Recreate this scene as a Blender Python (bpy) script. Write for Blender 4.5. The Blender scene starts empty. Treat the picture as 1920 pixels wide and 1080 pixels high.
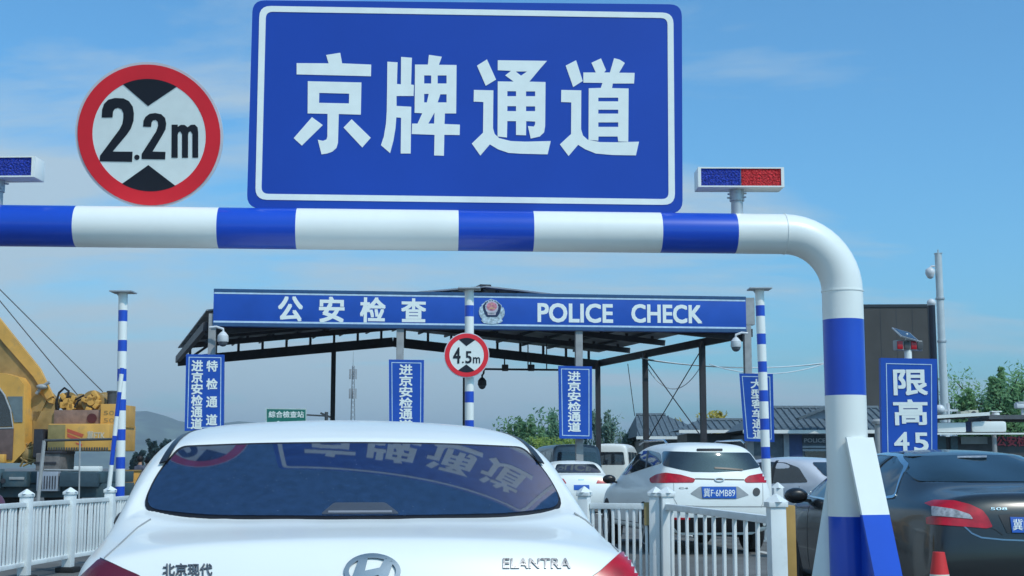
import bpy, bmesh, math, random
import numpy as np
from mathutils import Vector, Matrix, geometry
from mathutils.bvhtree import BVHTree
S = bpy.context.scene
R = math.radians
random.seed(7)
# ------------------------------------------------------------------ camera, sky, sun, exposure
F = 2600.0                      # focal length in photo pixels (photo 1920 wide)
CAMZ = 1.30
PITCH = math.atan(336 / F)
cd = bpy.data.cameras.new('camera'); cam = bpy.data.objects.new('camera', cd); S.collection.objects.link(cam)
cd.sensor_width = 36; cd.lens = 36 * F / 1920; cd.clip_start = .1; cd.clip_end = 20000
cam.location = (0, 0, CAMZ); cam.rotation_euler = (math.pi / 2 + PITCH, 0, 0); S.camera = cam
S.view_settings.view_transform = 'Standard'; S.view_settings.look = 'None'
S.view_settings.exposure = 0.1; S.view_settings.gamma = 1
SUNV = Vector((0.55, -0.62, 1.0)).normalized()          # towards the sun
W = bpy.data.worlds.new('World'); S.world = W; W.use_nodes = True
nt = W.node_tree; nt.nodes.clear()
def N(t, kind, **kw):
    n = t.nodes.new(kind)
    for k, v in kw.items(): setattr(n, k, v)
    return n
wo = N(nt, 'ShaderNodeOutputWorld'); bg = N(nt, 'ShaderNodeBackground'); bg.inputs['Strength'].default_value = .125
sky = N(nt, 'ShaderNodeTexSky', sky_type='NISHITA'); sky.sun_disc = False
sky.sun_elevation = math.asin(SUNV.z); sky.sun_rotation = math.atan2(SUNV.x, SUNV.y)
sky.air_density = 1.0; sky.dust_density = 1.6; sky.ozone_density = 2.2
tc = N(nt, 'ShaderNodeTexCoord')
sep = N(nt, 'ShaderNodeSeparateXYZ'); nt.links.new(tc.outputs['Generated'], sep.inputs[0])
az = N(nt, 'ShaderNodeMath', operation='ADD'); az.inputs[1].default_value = .16; nt.links.new(sep.outputs['Z'], az.inputs[0])
am = N(nt, 'ShaderNodeMath', operation='MAXIMUM'); am.inputs[1].default_value = .05; nt.links.new(az.outputs[0], am.inputs[0])
dx = N(nt, 'ShaderNodeMath', operation='DIVIDE'); nt.links.new(sep.outputs['X'], dx.inputs[0]); nt.links.new(am.outputs[0], dx.inputs[1])
dy = N(nt, 'ShaderNodeMath', operation='DIVIDE'); nt.links.new(sep.outputs['Y'], dy.inputs[0]); nt.links.new(am.outputs[0], dy.inputs[1])
cmb = N(nt, 'ShaderNodeCombineXYZ'); nt.links.new(dx.outputs[0], cmb.inputs['X']); nt.links.new(dy.outputs[0], cmb.inputs['Y'])
nz = N(nt, 'ShaderNodeTexNoise'); nz.inputs['Scale'].default_value = 1.3; nz.inputs['Detail'].default_value = 9; nz.inputs['Roughness'].default_value = .58; nz.inputs['Distortion'].default_value = .35
mp = N(nt, 'ShaderNodeMapping'); mp.inputs['Location'].default_value = (12.3, 3.3, 0); mp.inputs['Scale'].default_value = (.5, 1, 1)
nt.links.new(cmb.outputs[0], mp.inputs[0]); nt.links.new(mp.outputs[0], nz.inputs['Vector'])
cr = N(nt, 'ShaderNodeValToRGB'); cr.color_ramp.elements[0].position = .43; cr.color_ramp.elements[1].position = .59
b1 = N(nt, 'ShaderNodeMath', operation='MULTIPLY_ADD'); b1.inputs[1].default_value = -.30; nt.links.new(sep.outputs['X'], b1.inputs[0]); nt.links.new(nz.outputs['Fac'], b1.inputs[2])
b2 = N(nt, 'ShaderNodeMath', operation='MULTIPLY_ADD'); b2.inputs[1].default_value = -.55; nt.links.new(sep.outputs['Z'], b2.inputs[0]); nt.links.new(b1.outputs[0], b2.inputs[2])
b3 = N(nt, 'ShaderNodeMath', operation='ADD'); b3.inputs[1].default_value = .10; nt.links.new(b2.outputs[0], b3.inputs[0])
nt.links.new(b3.outputs[0], cr.inputs[0])
cf = N(nt, 'ShaderNodeMath', operation='MULTIPLY'); cf.inputs[1].default_value = .88; nt.links.new(cr.outputs[0], cf.inputs[0])
tint = N(nt, 'ShaderNodeMix', data_type='RGBA', blend_type='MULTIPLY'); tint.inputs[0].default_value = 1
nt.links.new(sky.outputs[0], tint.inputs[6]); tint.inputs[7].default_value = (.54, 1.10, 1.36, 1)
mx = N(nt, 'ShaderNodeMix', data_type='RGBA'); nt.links.new(cf.outputs[0], mx.inputs[0])
nt.links.new(tint.outputs[2], mx.inputs[6]); mx.inputs[7].default_value = (3.7, 4.75, 5.5, 1)
nt.links.new(mx.outputs[2], bg.inputs['Color']); nt.links.new(bg.outputs[0], wo.inputs['Surface'])
sl = bpy.data.lights.new('sun', 'SUN'); sl.energy = 2.3; sl.angle = R(.5); sl.color = (1, .95, .87)
so = bpy.data.objects.new('sun', sl); S.collection.objects.link(so); so.rotation_euler = SUNV.to_track_quat('Z', 'Y').to_euler()

# ------------------------------------------------------------------ helpers
CT, ST = math.cos(PITCH), math.sin(PITCH)
CAM = Vector((0, 0, CAMZ))
def ray(px, py): return (Vector((px - 960, F * CT - (540 - py) * ST, F * ST + (540 - py) * CT))).normalized()
def at(px, py, d):
    r = ray(px, py); return CAM + r * (d / r.y)
def crop(ox, oy, s, pts): return [(ox + x / s, oy + y / s) for x, y in pts]
def lin(h):
    h = h.lstrip('#'); o = []
    for i in (0, 2, 4):
        c = int(h[i:i + 2], 16) / 255; o.append(c / 12.92 if c <= .04045 else ((c + .055) / 1.055) ** 2.4)
    return tuple(o)
MATS = {}
def mat(name, col, rough=.5, metal=0, coat=0, vary=.12, scale=6, bump=0, bscale=60, spec=.5, dirt=0, ior=1.45, emit=0):
    if name in MATS: return MATS[name]
    if isinstance(col, str): col = lin(col)
    m = bpy.data.materials.new(name); m.use_nodes = True; t = m.node_tree; b = t.nodes['Principled BSDF']
    b.inputs['Roughness'].default_value = rough; b.inputs['Metallic'].default_value = metal
    b.inputs['Coat Weight'].default_value = coat; b.inputs['Coat Roughness'].default_value = .06
    b.inputs['Specular IOR Level'].default_value = spec; b.inputs['IOR'].default_value = ior
    c = N(t, 'ShaderNodeTexCoord'); n = N(t, 'ShaderNodeTexNoise'); n.inputs['Scale'].default_value = scale; n.inputs['Detail'].default_value = 6
    t.links.new(c.outputs['Object'], n.inputs['Vector'])
    r = N(t, 'ShaderNodeValToRGB'); r.color_ramp.elements[0].position = .3; r.color_ramp.elements[1].position = .7
    lo = [max(0, x * (1 - vary)) for x in col]; hi = [min(1, x * (1 + vary)) for x in col]
    r.color_ramp.elements[0].color = (*lo, 1); r.color_ramp.elements[1].color = (*hi, 1)
    t.links.new(n.outputs['Fac'], r.inputs[0]); out = r.outputs[0]
    if dirt:
        n2 = N(t, 'ShaderNodeTexNoise'); n2.inputs['Scale'].default_value = 3; n2.inputs['Detail'].default_value = 9; n2.inputs['Roughness'].default_value = .7
        t.links.new(c.outputs['Object'], n2.inputs['Vector'])
        r2 = N(t, 'ShaderNodeValToRGB'); r2.color_ramp.elements[0].position = .52; r2.color_ramp.elements[1].position = .72
        r2.color_ramp.elements[1].color = (dirt, dirt, dirt, 1); t.links.new(n2.outputs['Fac'], r2.inputs[0])
        mm = N(t, 'ShaderNodeMix', data_type='RGBA'); t.links.new(r2.outputs[0], mm.inputs[0]); t.links.new(out, mm.inputs[6])
        mm.inputs[7].default_value = (.18, .16, .13, 1); out = mm.outputs[2]
    t.links.new(out, b.inputs['Base Color'])
    if bump:
        n3 = N(t, 'ShaderNodeTexNoise'); n3.inputs['Scale'].default_value = bscale; n3.inputs['Detail'].default_value = 4
        t.links.new(c.outputs['Object'], n3.inputs['Vector'])
        bp = N(t, 'ShaderNodeBump'); bp.inputs['Strength'].default_value = bump; bp.inputs['Distance'].default_value = .02
        t.links.new(n3.outputs['Fac'], bp.inputs['Height']); t.links.new(bp.outputs[0], b.inputs['Normal'])
    MATS[name] = m; return m
def leafmat(name, c1, c2, scale=.8):
    m = bpy.data.materials.new(name); m.use_nodes = True; t = m.node_tree; b = t.nodes['Principled BSDF']
    b.inputs['Roughness'].default_value = .6
    c = N(t, 'ShaderNodeTexCoord'); n = N(t, 'ShaderNodeTexNoise'); n.inputs['Scale'].default_value = scale; n.inputs['Detail'].default_value = 8
    n.inputs['Roughness'].default_value = .75
    t.links.new(c.outputs['Object'], n.inputs['Vector']); r = N(t, 'ShaderNodeValToRGB')
    r.color_ramp.elements[0].position = .35; r.color_ramp.elements[1].position = .65
    r.color_ramp.elements[0].color = (*lin(c1), 1); r.color_ramp.elements[1].color = (*lin(c2), 1)
    t.links.new(n.outputs['Fac'], r.inputs[0]); t.links.new(r.outputs[0], b.inputs['Base Color'])
    tr = N(t, 'ShaderNodeBsdfTranslucent'); t.links.new(r.outputs[0], tr.inputs['Color'])
    mixs = N(t, 'ShaderNodeMixShader'); mixs.inputs[0].default_value = .45
    t.links.new(b.outputs[0], mixs.inputs[1]); t.links.new(tr.outputs[0], mixs.inputs[2])
    t.links.new(mixs.outputs[0], t.nodes['Material Output'].inputs['Surface']); return m

def finish(me, smooth=35):
    if smooth:
        me.polygons.foreach_set('use_smooth', [True] * len(me.polygons)); me.set_sharp_from_angle(angle=R(smooth))
    me.update()
def link(name, me, mats, parent=None, loc=None, rot=None, smooth=35):
    if not isinstance(mats, (list, tuple)): mats = [mats]
    if len(me.materials) == 0:
        for m in mats: me.materials.append(m)
    finish(me, smooth)
    o = bpy.data.objects.new(name, me); S.collection.objects.link(o)
    if parent: o.parent = parent
    if loc is not None: o.location = loc
    if rot is not None: o.rotation_euler = rot
    return o
def tag(o, label, cat, group=None):
    o['label'] = label; o['category'] = cat
    if group: o['group'] = group
    return o
def thing(name, label, cat, loc=(0, 0, 0), rz=0, group=None, rx=0):
    o = bpy.data.objects.new(name, None); S.collection.objects.link(o); o.empty_display_size = .2
    o.location = loc; o.rotation_euler = (rx, 0, rz); return tag(o, label, cat, group)
def struct(name, me, m, smooth=35):
    o = link(name, me, m, smooth=smooth); o['kind'] = 'structure'; return o

class MB:
    def __init__(s): s.bm = bmesh.new()
    def _mi(s, fs, mi):
        for f in fs: f.material_index = mi
    def box(s, x0, x1, y0, y1, z0, z1, mi=0, bev=0, M=None):
        r = bmesh.ops.create_cube(s.bm, size=1); vs = r['verts']
        for v in vs: v.co = Vector(((x0 + x1) / 2 + v.co.x * (x1 - x0), (y0 + y1) / 2 + v.co.y * (y1 - y0), (z0 + z1) / 2 + v.co.z * (z1 - z0)))
        fs = {f for v in vs for f in v.link_faces}
        s._mi(fs, mi)
        if bev:
            es = list({e for v in vs for e in v.link_edges})
            r = bmesh.ops.bevel(s.bm, geom=es, offset=bev, segments=2, affect='EDGES', profile=.6)
            vs = list({v for f in r['faces'] for v in f.verts} | {v for v in vs if v.is_valid}); s._mi(r['faces'], mi)
        if M is not None:
            for v in vs: v.co = M @ v.co
        return s
    def beam(s, p0, p1, w, h, mi=0, up=Vector((0, 0, 1))):
        p0, p1 = Vector(p0), Vector(p1); d = p1 - p0; L = d.length; d = d / L
        if abs(d.dot(up)) > .98: up = Vector((0, 1, 0))
        sx = d.cross(up).normalized(); sz = sx.cross(d)
        M = Matrix((( sx.x, d.x, sz.x, p0.x), (sx.y, d.y, sz.y, p0.y), (sx.z, d.z, sz.z, p0.z), (0, 0, 0, 1)))
        return s.box(-w / 2, w / 2, 0, L, -h / 2, h / 2, mi, M=M)
    def cyl(s, p0, p1, r0, r1=None, n=16, mi=0):
        r1 = r0 if r1 is None else r1; return s.tube([p0, p1], [r0, r1], n, mi)
    def tube(s, path, rad, n=12, mi=0, mis=None, caps=True):
        path = [Vector(p) for p in path]
        if not isinstance(rad, (list, tuple)): rad = [rad] * len(path)
        prev = None; rings = []; u = None
        for i, p in enumerate(path):
            d = (path[min(i + 1, len(path) - 1)] - path[max(i - 1, 0)]).normalized()
            if u is None:
                a = Vector((0, 0, 1)) if abs(d.z) < .9 else Vector((1, 0, 0)); u = a.cross(d).normalized()
            else: u = (u - d * u.dot(d)).normalized()
            w = d.cross(u)
            rings.append([s.bm.verts.new(p + (u * math.cos(2 * math.pi * k / n) + w * math.sin(2 * math.pi * k / n)) * rad[i]) for k in range(n)])
        for i in range(len(rings) - 1):
            for k in range(n):
                f = s.bm.faces.new((rings[i][k], rings[i][(k + 1) % n], rings[i + 1][(k + 1) % n], rings[i + 1][k])); f.material_index = mis[i] if mis else mi
        if caps:
            f = s.bm.faces.new(rings[0][::-1]); f.material_index = mis[0] if mis else mi
            f = s.bm.faces.new(rings[-1]); f.material_index = mis[-1] if mis else mi
        return s
    def lathe(s, prof, c=(0, 0, 0), axis='z', n=24, mi=0):
        rings = []; c = Vector(c)
        for r, h in prof:
            ring = []
            for k in range(n):
                a = 2 * math.pi * k / n; x, y = r * math.cos(a), r * math.sin(a)
                ring.append(s.bm.verts.new(c + (Vector((x, y, h)) if axis == 'z' else Vector((h, x, y)) if axis == 'x' else Vector((x, h, y)))))
            rings.append(ring)
        for i in range(len(rings) - 1):
            for k in range(n):
                s.bm.faces.new((rings[i][k], rings[i][(k + 1) % n], rings[i + 1][(k + 1) % n], rings[i + 1][k])).material_index = mi
        for rg in (rings[0], rings[-1]):
            s.bm.faces.new(rg).material_index = mi
        return s
    def ball(s, c, r, mi=0, n=16, sc=(1, 1, 1)):
        q = bmesh.ops.create_uvsphere(s.bm, u_segments=n, v_segments=n // 2 + 2, radius=r)
        for v in q['verts']: v.co = Vector(c) + Vector((v.co.x * sc[0], v.co.y * sc[1], v.co.z * sc[2]))
        s._mi({f for v in q['verts'] for f in v.link_faces}, mi); return s
    def face(s, pts, mi=0):
        f = s.bm.faces.new([s.bm.verts.new(p) for p in pts]); f.material_index = mi; return s
    def prism(s, pts, vec, mi=0):
        a = [s.bm.verts.new(p) for p in pts]; b = [s.bm.verts.new(Vector(p) + Vector(vec)) for p in pts]; n = len(a)
        s.bm.faces.new(a).material_index = mi; s.bm.faces.new(b[::-1]).material_index = mi
        for i in range(n): s.bm.faces.new((a[i], b[i], b[(i + 1) % n], a[(i + 1) % n])).material_index = mi
        return s
    def mesh(s, name='m'):
        bmesh.ops.recalc_face_normals(s.bm, faces=s.bm.faces[:]); me = bpy.data.meshes.new(name); s.bm.to_mesh(me); s.bm.free(); return me
    def to(s, name, mats, parent=None, smooth=35, loc=None, rot=None):
        return link(name, s.mesh(name), mats, parent, loc, rot, smooth)

def ev_mesh(ob):
    S.collection.objects.link(ob); dg = bpy.context.evaluated_depsgraph_get()
    me = bpy.data.meshes.new_from_object(ob.evaluated_get(dg)); d = ob.data
    bpy.data.objects.remove(ob)
    (bpy.data.curves if isinstance(d, bpy.types.Curve) else bpy.data.meshes).remove(d)
    me.materials.clear(); return me
def flat2d(polys, ext=0):
    c = bpy.data.curves.new('flat', 'CURVE'); c.dimensions = '2D'; c.fill_mode = 'BOTH'; c.extrude = ext
    for p in polys:
        sp = c.splines.new('POLY'); sp.points.add(len(p) - 1)
        for q, (x, y) in zip(sp.points, p): q.co = (x, y, 0, 1)
        sp.use_cyclic_u = True
    return ev_mesh(bpy.data.objects.new('flat', c))
def text2d(s, x0, x1, y0, y1, bold=.025, ext=0, keep=False):
    """text fitted into the box x0..x1, y0..y1"""
    c = bpy.data.curves.new('txt', 'FONT'); c.body = s; c.resolution_u = 3
    me = ev_mesh(bpy.data.objects.new('txt', c))
    a = np.empty(len(me.vertices) * 3); me.vertices.foreach_get('co', a); a = a.reshape(-1, 3)
    lo, hi = a.min(0), a.max(0)
    a[:, 0] = x0 + (a[:, 0] - lo[0]) / (hi[0] - lo[0]) * (x1 - x0); a[:, 1] = y0 + (a[:, 1] - lo[1]) / (hi[1] - lo[1]) * (y1 - y0)
    me.vertices.foreach_set('co', a.ravel())
    if bold:
        b = bold * abs(y1 - y0); cps = []
        for i, (u, v) in enumerate(((0, 0), (b, b), (-b, b), (b, -b), (-b, -b))):
            m = me.copy()
            for q in m.vertices: q.co += Vector((u, v, i * .0004))
            cps.append(m)
        bpy.data.meshes.remove(me); me = joinm(cps)
    if ext:
        bm = bmesh.new(); bm.from_mesh(me); r = bmesh.ops.extrude_face_region(bm, geom=bm.faces[:])
        for v in r['geom']:
            if isinstance(v, bmesh.types.BMVert): v.co.z += ext
        bm.to_mesh(me); bm.free()
    return me
def upright(me, y=0):
    """a mesh drawn in XY stood up in XZ, facing -Y, its back at y"""
    for v in me.vertices: v.co = Vector((v.co.x, y - v.co.z, v.co.y))
    return me
def joinm(meshes):
    bm = bmesh.new()
    for m in meshes: bm.from_mesh(m); bpy.data.meshes.remove(m)
    me = bpy.data.meshes.new('joined'); bm.to_mesh(me); bm.free(); return me
def circ(cx, cy, r, n=40, ry=None, a0=0, a1=360):
    k = n if a1 - a0 >= 360 else n + 1
    return [(cx + r * math.cos(R(a0 + (a1 - a0) * i / n)), cy + (ry or r) * math.sin(R(a0 + (a1 - a0) * i / n))) for i in range(k)]
def rounded(pts, r, n=5):
    out = []; L = len(pts); rr = r if isinstance(r, (list, tuple)) else [r] * L
    for i in range(L):
        p, a, b = Vector(pts[i]), Vector(pts[i - 1]), Vector(pts[(i + 1) % L])
        da, db = (a - p), (b - p); k = min(rr[i], da.length * .48, db.length * .48)
        if k <= 0: out.append(tuple(p)); continue
        q0, q1 = p + da.normalized() * k, p + db.normalized() * k
        for j in range(n + 1):
            t = j / n; v = q0 * (1 - t) ** 2 + p * 2 * t * (1 - t) + q1 * t * t; out.append(tuple(v))
    return out
def rect(x0, x1, y0, y1): return [(x0, y0), (x1, y0), (x1, y1), (x0, y1)]
def stroke(pts, w):
    """a thick open polyline as one polygon"""
    L, Rr = [], []
    for i in range(len(pts)):
        a = Vector(pts[max(i - 1, 0)]); b = Vector(pts[min(i + 1, len(pts) - 1)]); d = (b - a).normalized(); n = Vector((-d.y, d.x)) * w / 2
        L.append(tuple(Vector(pts[i]) + n)); Rr.append(tuple(Vector(pts[i]) - n))
    return L + Rr[::-1]
class Frame:
    """pixel -> local (x, z) on a standing plate whose root is ob"""
    def __init__(s, ob):
        s.M = Matrix.LocRotScale(ob.location, ob.rotation_euler, None); s.I = s.M.inverted()
    def __call__(s, px, py):
        o = s.I @ CAM; d = s.I.to_3x3() @ ray(px, py); p = o + d * (-o.y / d.y); return (p.x, p.z)
    def poly(s, pts): return [s(*p) for p in pts]

# ------------------------------------------------------------------ materials
M_ASPH = mat('asphalt', (.13, .13, .125), .9, vary=.3, scale=.8, bump=.4, bscale=40, spec=.2)
M_SIGNB = mat('sign_blue', (.010, .058, .385), .38, vary=.06, scale=2, spec=.4)
M_SIGNB2 = mat('panel_blue', (.016, .085, .43), .45, vary=.08, scale=1.5, spec=.35)
M_BLUE = mat('stripe_blue', (.008, .066, .50), .3, vary=.08, scale=3, coat=.3)
M_WHITE = mat('white_enamel', (.81, .83, .79), .36, vary=.04, scale=3, coat=.2, dirt=.10)
M_LETW = mat('reflective_white', (.80, .85, .81), .5, vary=.03, scale=20)
M_RED = mat('sign_red', (.80, .025, .04), .4, vary=.06)
M_BLACK = mat('sign_black', (.008, .011, .02), .5)
M_GALV = mat('galvanised_steel', (.45, .48, .5), .45, metal=.5, vary=.15)
M_GREY = mat('grey_paint', (.33, .34, .34), .55, vary=.15, dirt=.3)
M_DARK = mat('dark_steel', (.034, .033, .040), .5, vary=.25)
M_DKGREY = mat('dark_grey', (.06, .065, .07), .6, vary=.2)
M_RUB = mat('rubber', (.015, .015, .016), .75)
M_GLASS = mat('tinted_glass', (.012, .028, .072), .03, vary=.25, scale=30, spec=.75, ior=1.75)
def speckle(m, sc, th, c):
    t = m.node_tree; b = t.nodes['Principled BSDF']; src = b.inputs['Base Color'].links[0].from_socket
    co = N(t, 'ShaderNodeTexCoord'); v = N(t, 'ShaderNodeTexVoronoi'); v.inputs['Scale'].default_value = sc; t.links.new(co.outputs['Object'], v.inputs['Vector'])
    lt = N(t, 'ShaderNodeMath', operation='LESS_THAN'); lt.inputs[1].default_value = th; t.links.new(v.outputs['Distance'], lt.inputs[0])
    n = N(t, 'ShaderNodeTexNoise'); n.inputs['Scale'].default_value = 6; t.links.new(co.outputs['Object'], n.inputs['Vector'])
    g = N(t, 'ShaderNodeMath', operation='GREATER_THAN'); g.inputs[1].default_value = .5; t.links.new(n.outputs['Fac'], g.inputs[0])
    mu = N(t, 'ShaderNodeMath', operation='MULTIPLY'); t.links.new(lt.outputs[0], mu.inputs[0]); t.links.new(g.outputs[0], mu.inputs[1])
    mm = N(t, 'ShaderNodeMix', data_type='RGBA'); t.links.new(mu.outputs[0], mm.inputs[0]); t.links.new(src, mm.inputs[6]); mm.inputs[7].default_value = (*c, 1); t.links.new(mm.outputs[2], b.inputs['Base Color'])
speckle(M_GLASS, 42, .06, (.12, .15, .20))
M_GLASS2 = mat('car_glass', (.02, .028, .035), .04, spec=.7, ior=1.6)
M_TRIM = mat('black_trim', (.012, .012, .014), .35)
M_CHROME = mat('chrome', (.62, .64, .66), .12, metal=1, vary=.03)
M_BADGED = mat('badge_dark', (.13, .14, .16), .3, metal=.3, vary=.1)
M_BADGE = mat('badge_chrome', (.22, .24, .27), .22, metal=1, vary=.1)
M_CARW = mat('car_white', (.78, .80, .77), .38, vary=.02, scale=2, coat=.35)
M_CARD = mat('car_dark', (.017, .019, .021), .24, metal=.0, vary=.1, scale=2, coat=.45, spec=.4)
M_LAMP = mat('lamp_red', (.42, .006, .018), .22, vary=.25, scale=14, coat=.15)
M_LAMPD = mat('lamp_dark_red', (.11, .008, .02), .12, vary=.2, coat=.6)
M_LAMPW = mat('lamp_clear', (.30, .31, .33), .25, vary=.45, scale=30, coat=.2)
M_PLATE = mat('plate_blue', (.012, .09, .42), .35)
M_FENCE = mat('fence_white', (.72, .75, .74), .45, vary=.06, scale=4, dirt=.25)
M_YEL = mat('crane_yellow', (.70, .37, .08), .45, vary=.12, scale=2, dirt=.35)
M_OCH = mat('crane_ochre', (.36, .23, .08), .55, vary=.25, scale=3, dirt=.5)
M_SLATE = mat('carrier_slate', (.045, .085, .105), .5, vary=.2, scale=2, dirt=.4)
M_TILE = mat('roof_tile', (.10, .135, .16), .7, vary=.25, scale=5, bump=.8, bscale=9)
M_WALL = mat('render_wall', (.13, .15, .17), .8, vary=.15, bump=.1)
M_BARK = mat('bark', (.06, .045, .03), .9, vary=.3, bump=.5)

# ------------------------------------------------------------------ ground and hills
mb = MB(); mb.face([(-6000, -300, 0), (6000, -300, 0), (6000, 9000, 0), (-6000, 9000, 0)]); struct('ground', mb.mesh(), M_ASPH)
mb = MB()
for x in (-2.2, 1.75, 5.6):
    for y in range(-10, 60, 9): mb.face([(x - .07 - y * .08, y, .004), (x + .07 - y * .08, y, .004), (x + .07 - (y + 5) * .08, y + 5, .004), (x - .07 - (y + 5) * .08, y + 5, .004)])
struct('lane_markings', mb.mesh(), mat('road_paint', (.6, .6, .57), .7, vary=.2, scale=5, dirt=.5))
# hills: a real ridge about 3 km off
def hills(y0, y1, top, seed):
    rnd = np.random.RandomState(seed); n, k = 160, 14; xs = np.linspace(-3800, 3800, n); h = np.zeros(n)
    for f, a in ((1, .4), (2.3, .3), (5, .16), (11, .08), (23, .04)):
        h += a * np.sin(xs / 3800 * math.pi * f + rnd.rand() * 6.28)
    h = top(xs) * (1 + .35 * h); v = []; fc = []
    for j in range(k):
        t = j / (k - 1); s = math.sin(min(1, t * 1.3) * math.pi / 2) if t < .77 else 1 - (t - .77) * 2
        for i in range(n): v.append((xs[i], y0 + (y1 - y0) * t, -2 + h[i] * s * (1 + .16 * rnd.randn() * (t < .95) * .5)))
    for j in range(k - 1):
        for i in range(n - 1): fc.append((j * n + i, j * n + i + 1, (j + 1) * n + i + 1, (j + 1) * n + i))
    me = bpy.data.meshes.new('hills'); me.from_pydata(v, [], fc); return me
struct('hills', hills(2600, 3600, lambda x: 95 + 22 * np.exp(-((x + 1050) / 500) ** 2) - 40 * (x > 300), 3), mat('hill_scrub', (.07, .095, .06), .9, vary=.75, scale=.018))

# ------------------------------------------------------------------ height gantry over the lane
A0 = at(0, 423, 5.75); A1 = at(1380, 438, 5.95)
GZ = (A0.z + A1.z) / 2; gdir = Vector((A1.x - A0.x, A1.y - A0.y, 0)).normalized(); GYAW = math.atan2(gdir.y, gdir.x)
gp = at(1577, 560, 6.0); GX = (Vector((gp.x, gp.y, 0)) - Vector((A0.x, A0.y, 0))).dot(gdir)      # post, measured along the beam from A0
gr = thing('height_barrier', 'blue and white striped pipe arch over the lane carrying the large blue sign', 'height barrier', (A0.x, A0.y, 0), GYAW)
gF = Frame(gr)
PR = .0875
def bx(px): return gF(px, 430)[0]
def pz(py): return gF(1580, py)[1]
cuts = [bx(p) for p in (-330, -200, 0, 0, 144, 411, 557, 859, 999, 1237, 1377)]
BR = .25; LX = GX - 4.3
path = [(LX, 0, 0)]; mis = [1]
def arc(cx, cz, a0, a1, n=12): return [(cx + BR * math.cos(R(a0 + (a1 - a0) * i / n)), 0, cz + BR * math.sin(R(a0 + (a1 - a0) * i / n))) for i in range(n + 1)]
seq = []   # (point, material of the segment that follows)
for z, m in ((0, 1), (.35, 0), (1.0, 1), (1.45, 0)): seq.append(((LX, 0, z), m))
for p in arc(LX + BR, GZ - BR, 180, 90): seq.append((p, 0))
xs = [LX + BR + .25] + [bx(p) for p in (-330,)] + [bx(144), bx(411), bx(557), bx(859), bx(999), bx(1237), bx(1377)]
ms = [0, 1, 0, 1, 0, 1, 0, 1, 0]
for x, m in zip(xs, ms): seq.append(((x, 0, GZ), m))
for p in arc(GX - BR, GZ - BR, 90, 0): seq.append((p, 0))
for z, m in ((pz(600), 1), (pz(742), 0), (pz(968), 1), (pz(968) - .33, 0), (.25, 1), (0, 1)): seq.append(((GX, 0, z), m))
mb = MB(); mb.tube([p for p, m in seq], PR, 40, mis=[m for p, m in seq]); mb.to('pipe_arch', [M_WHITE, M_BLUE], gr, 50)
# weld seams where the elbow meets the straight pipe
for c_, ax in (((GX, 0, GZ - BR), 'z'), ((GX - BR, 0, GZ), 'x')):
    mb = MB(); mb.lathe([(PR - .004, -.004), (PR + .0025, -.003), (PR + .0025, .003), (PR - .004, .004)], c_, ax, 40); mb.to('weld_seam', M_WHITE, gr)
for sx in (GX, LX):
    b = Vector((sx, 0, 0)); u = Vector((.3, -.95, 0)).normalized(); t = Vector((-u.y, u.x, 0)); ztop, out, w = 1.425, .42, .135
    zs = [ztop, 1.105, .75, .4, 0]; mb = MB(); prof = [(b + u * (PR - .004 + out * (ztop - z) / ztop) + Vector((0, 0, z))) for z in zs]
    for i in range(len(zs) - 1):
        p, q = prof[i], prof[i + 1]; mb.prism([p - t * w / 2, p + t * w / 2, q + t * w / 2, q - t * w / 2], u * .012, (0, 1, 0, 1)[i])
    mb.to('brace_plate', [M_WHITE, M_BLUE], gr)
    for (ux, uy, zt_, o_) in ((.3, -.95, 1.40, .40), (-.93, .30, 1.29, .24), (.25, .97, 1.3, .24)):
        u = Vector((ux, uy, 0)).normalized(); t = Vector((-u.y, u.x, 0)) * .006; mb = MB(); zs = [zt_, 1.105 if uy < 0 else .3, 0]
        for i in range(2):
            w0, w1 = o_ * (zt_ - zs[i]) / zt_, o_ * (zt_ - zs[i + 1]) / zt_
            pts = [b + u * (PR - .01) - t + Vector((0, 0, zs[i])), b + u * (PR - .009 + w0) - t + Vector((0, 0, zs[i])), b + u * (PR - .009 + w1) - t + Vector((0, 0, zs[i + 1])), b + u * (PR - .01) - t + Vector((0, 0, zs[i + 1]))]
            mb.prism(pts, t * 2, i)
        mb.to('gusset_fin', [M_WHITE, M_BLUE], gr)
    mb = MB(); mb.box(sx - .3, sx + .3, -.3, .3, 0, .02, bev=.003); mb.to('base_plate', M_GALV, gr)

# large lane sign
c0 = gF(871, 200); sg = thing('lane_sign', 'large rectangular blue sign reading 京牌通道 on top of the striped pipe', 'road sign', Vector((A0.x, A0.y, 0)) + gdir * c0[0] + Vector((0, 0, c0[1])), GYAW)
sF = Frame(sg)
outer = rounded(sF.poly([(474, 1), (1278, 9), (1279.5, 400), (463, 390)]), .055)
link('sign_plate', upright(flat2d([outer], .006)), M_SIGNB, sg)
o1 = rounded(sF.poly([(487, 12), (1262, 25), (1265, 385), (479, 375)]), .05); i1 = rounded(sF.poly([(499, 23), (1251, 35), (1253, 374), (490.5, 364)]), .03)
link('sign_border', upright(flat2d([o1, i1], .001), -.0075), M_LETW, sg)
K4 = lambda p: crop(460, 0, 2.571, p)
K5 = lambda p: crop(860, 0, 2.571, p)
def rq(x0, y0, x1, y1): return [(x0, y0), (x1, y0), (x1, y1), (x0, y1)]
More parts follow.
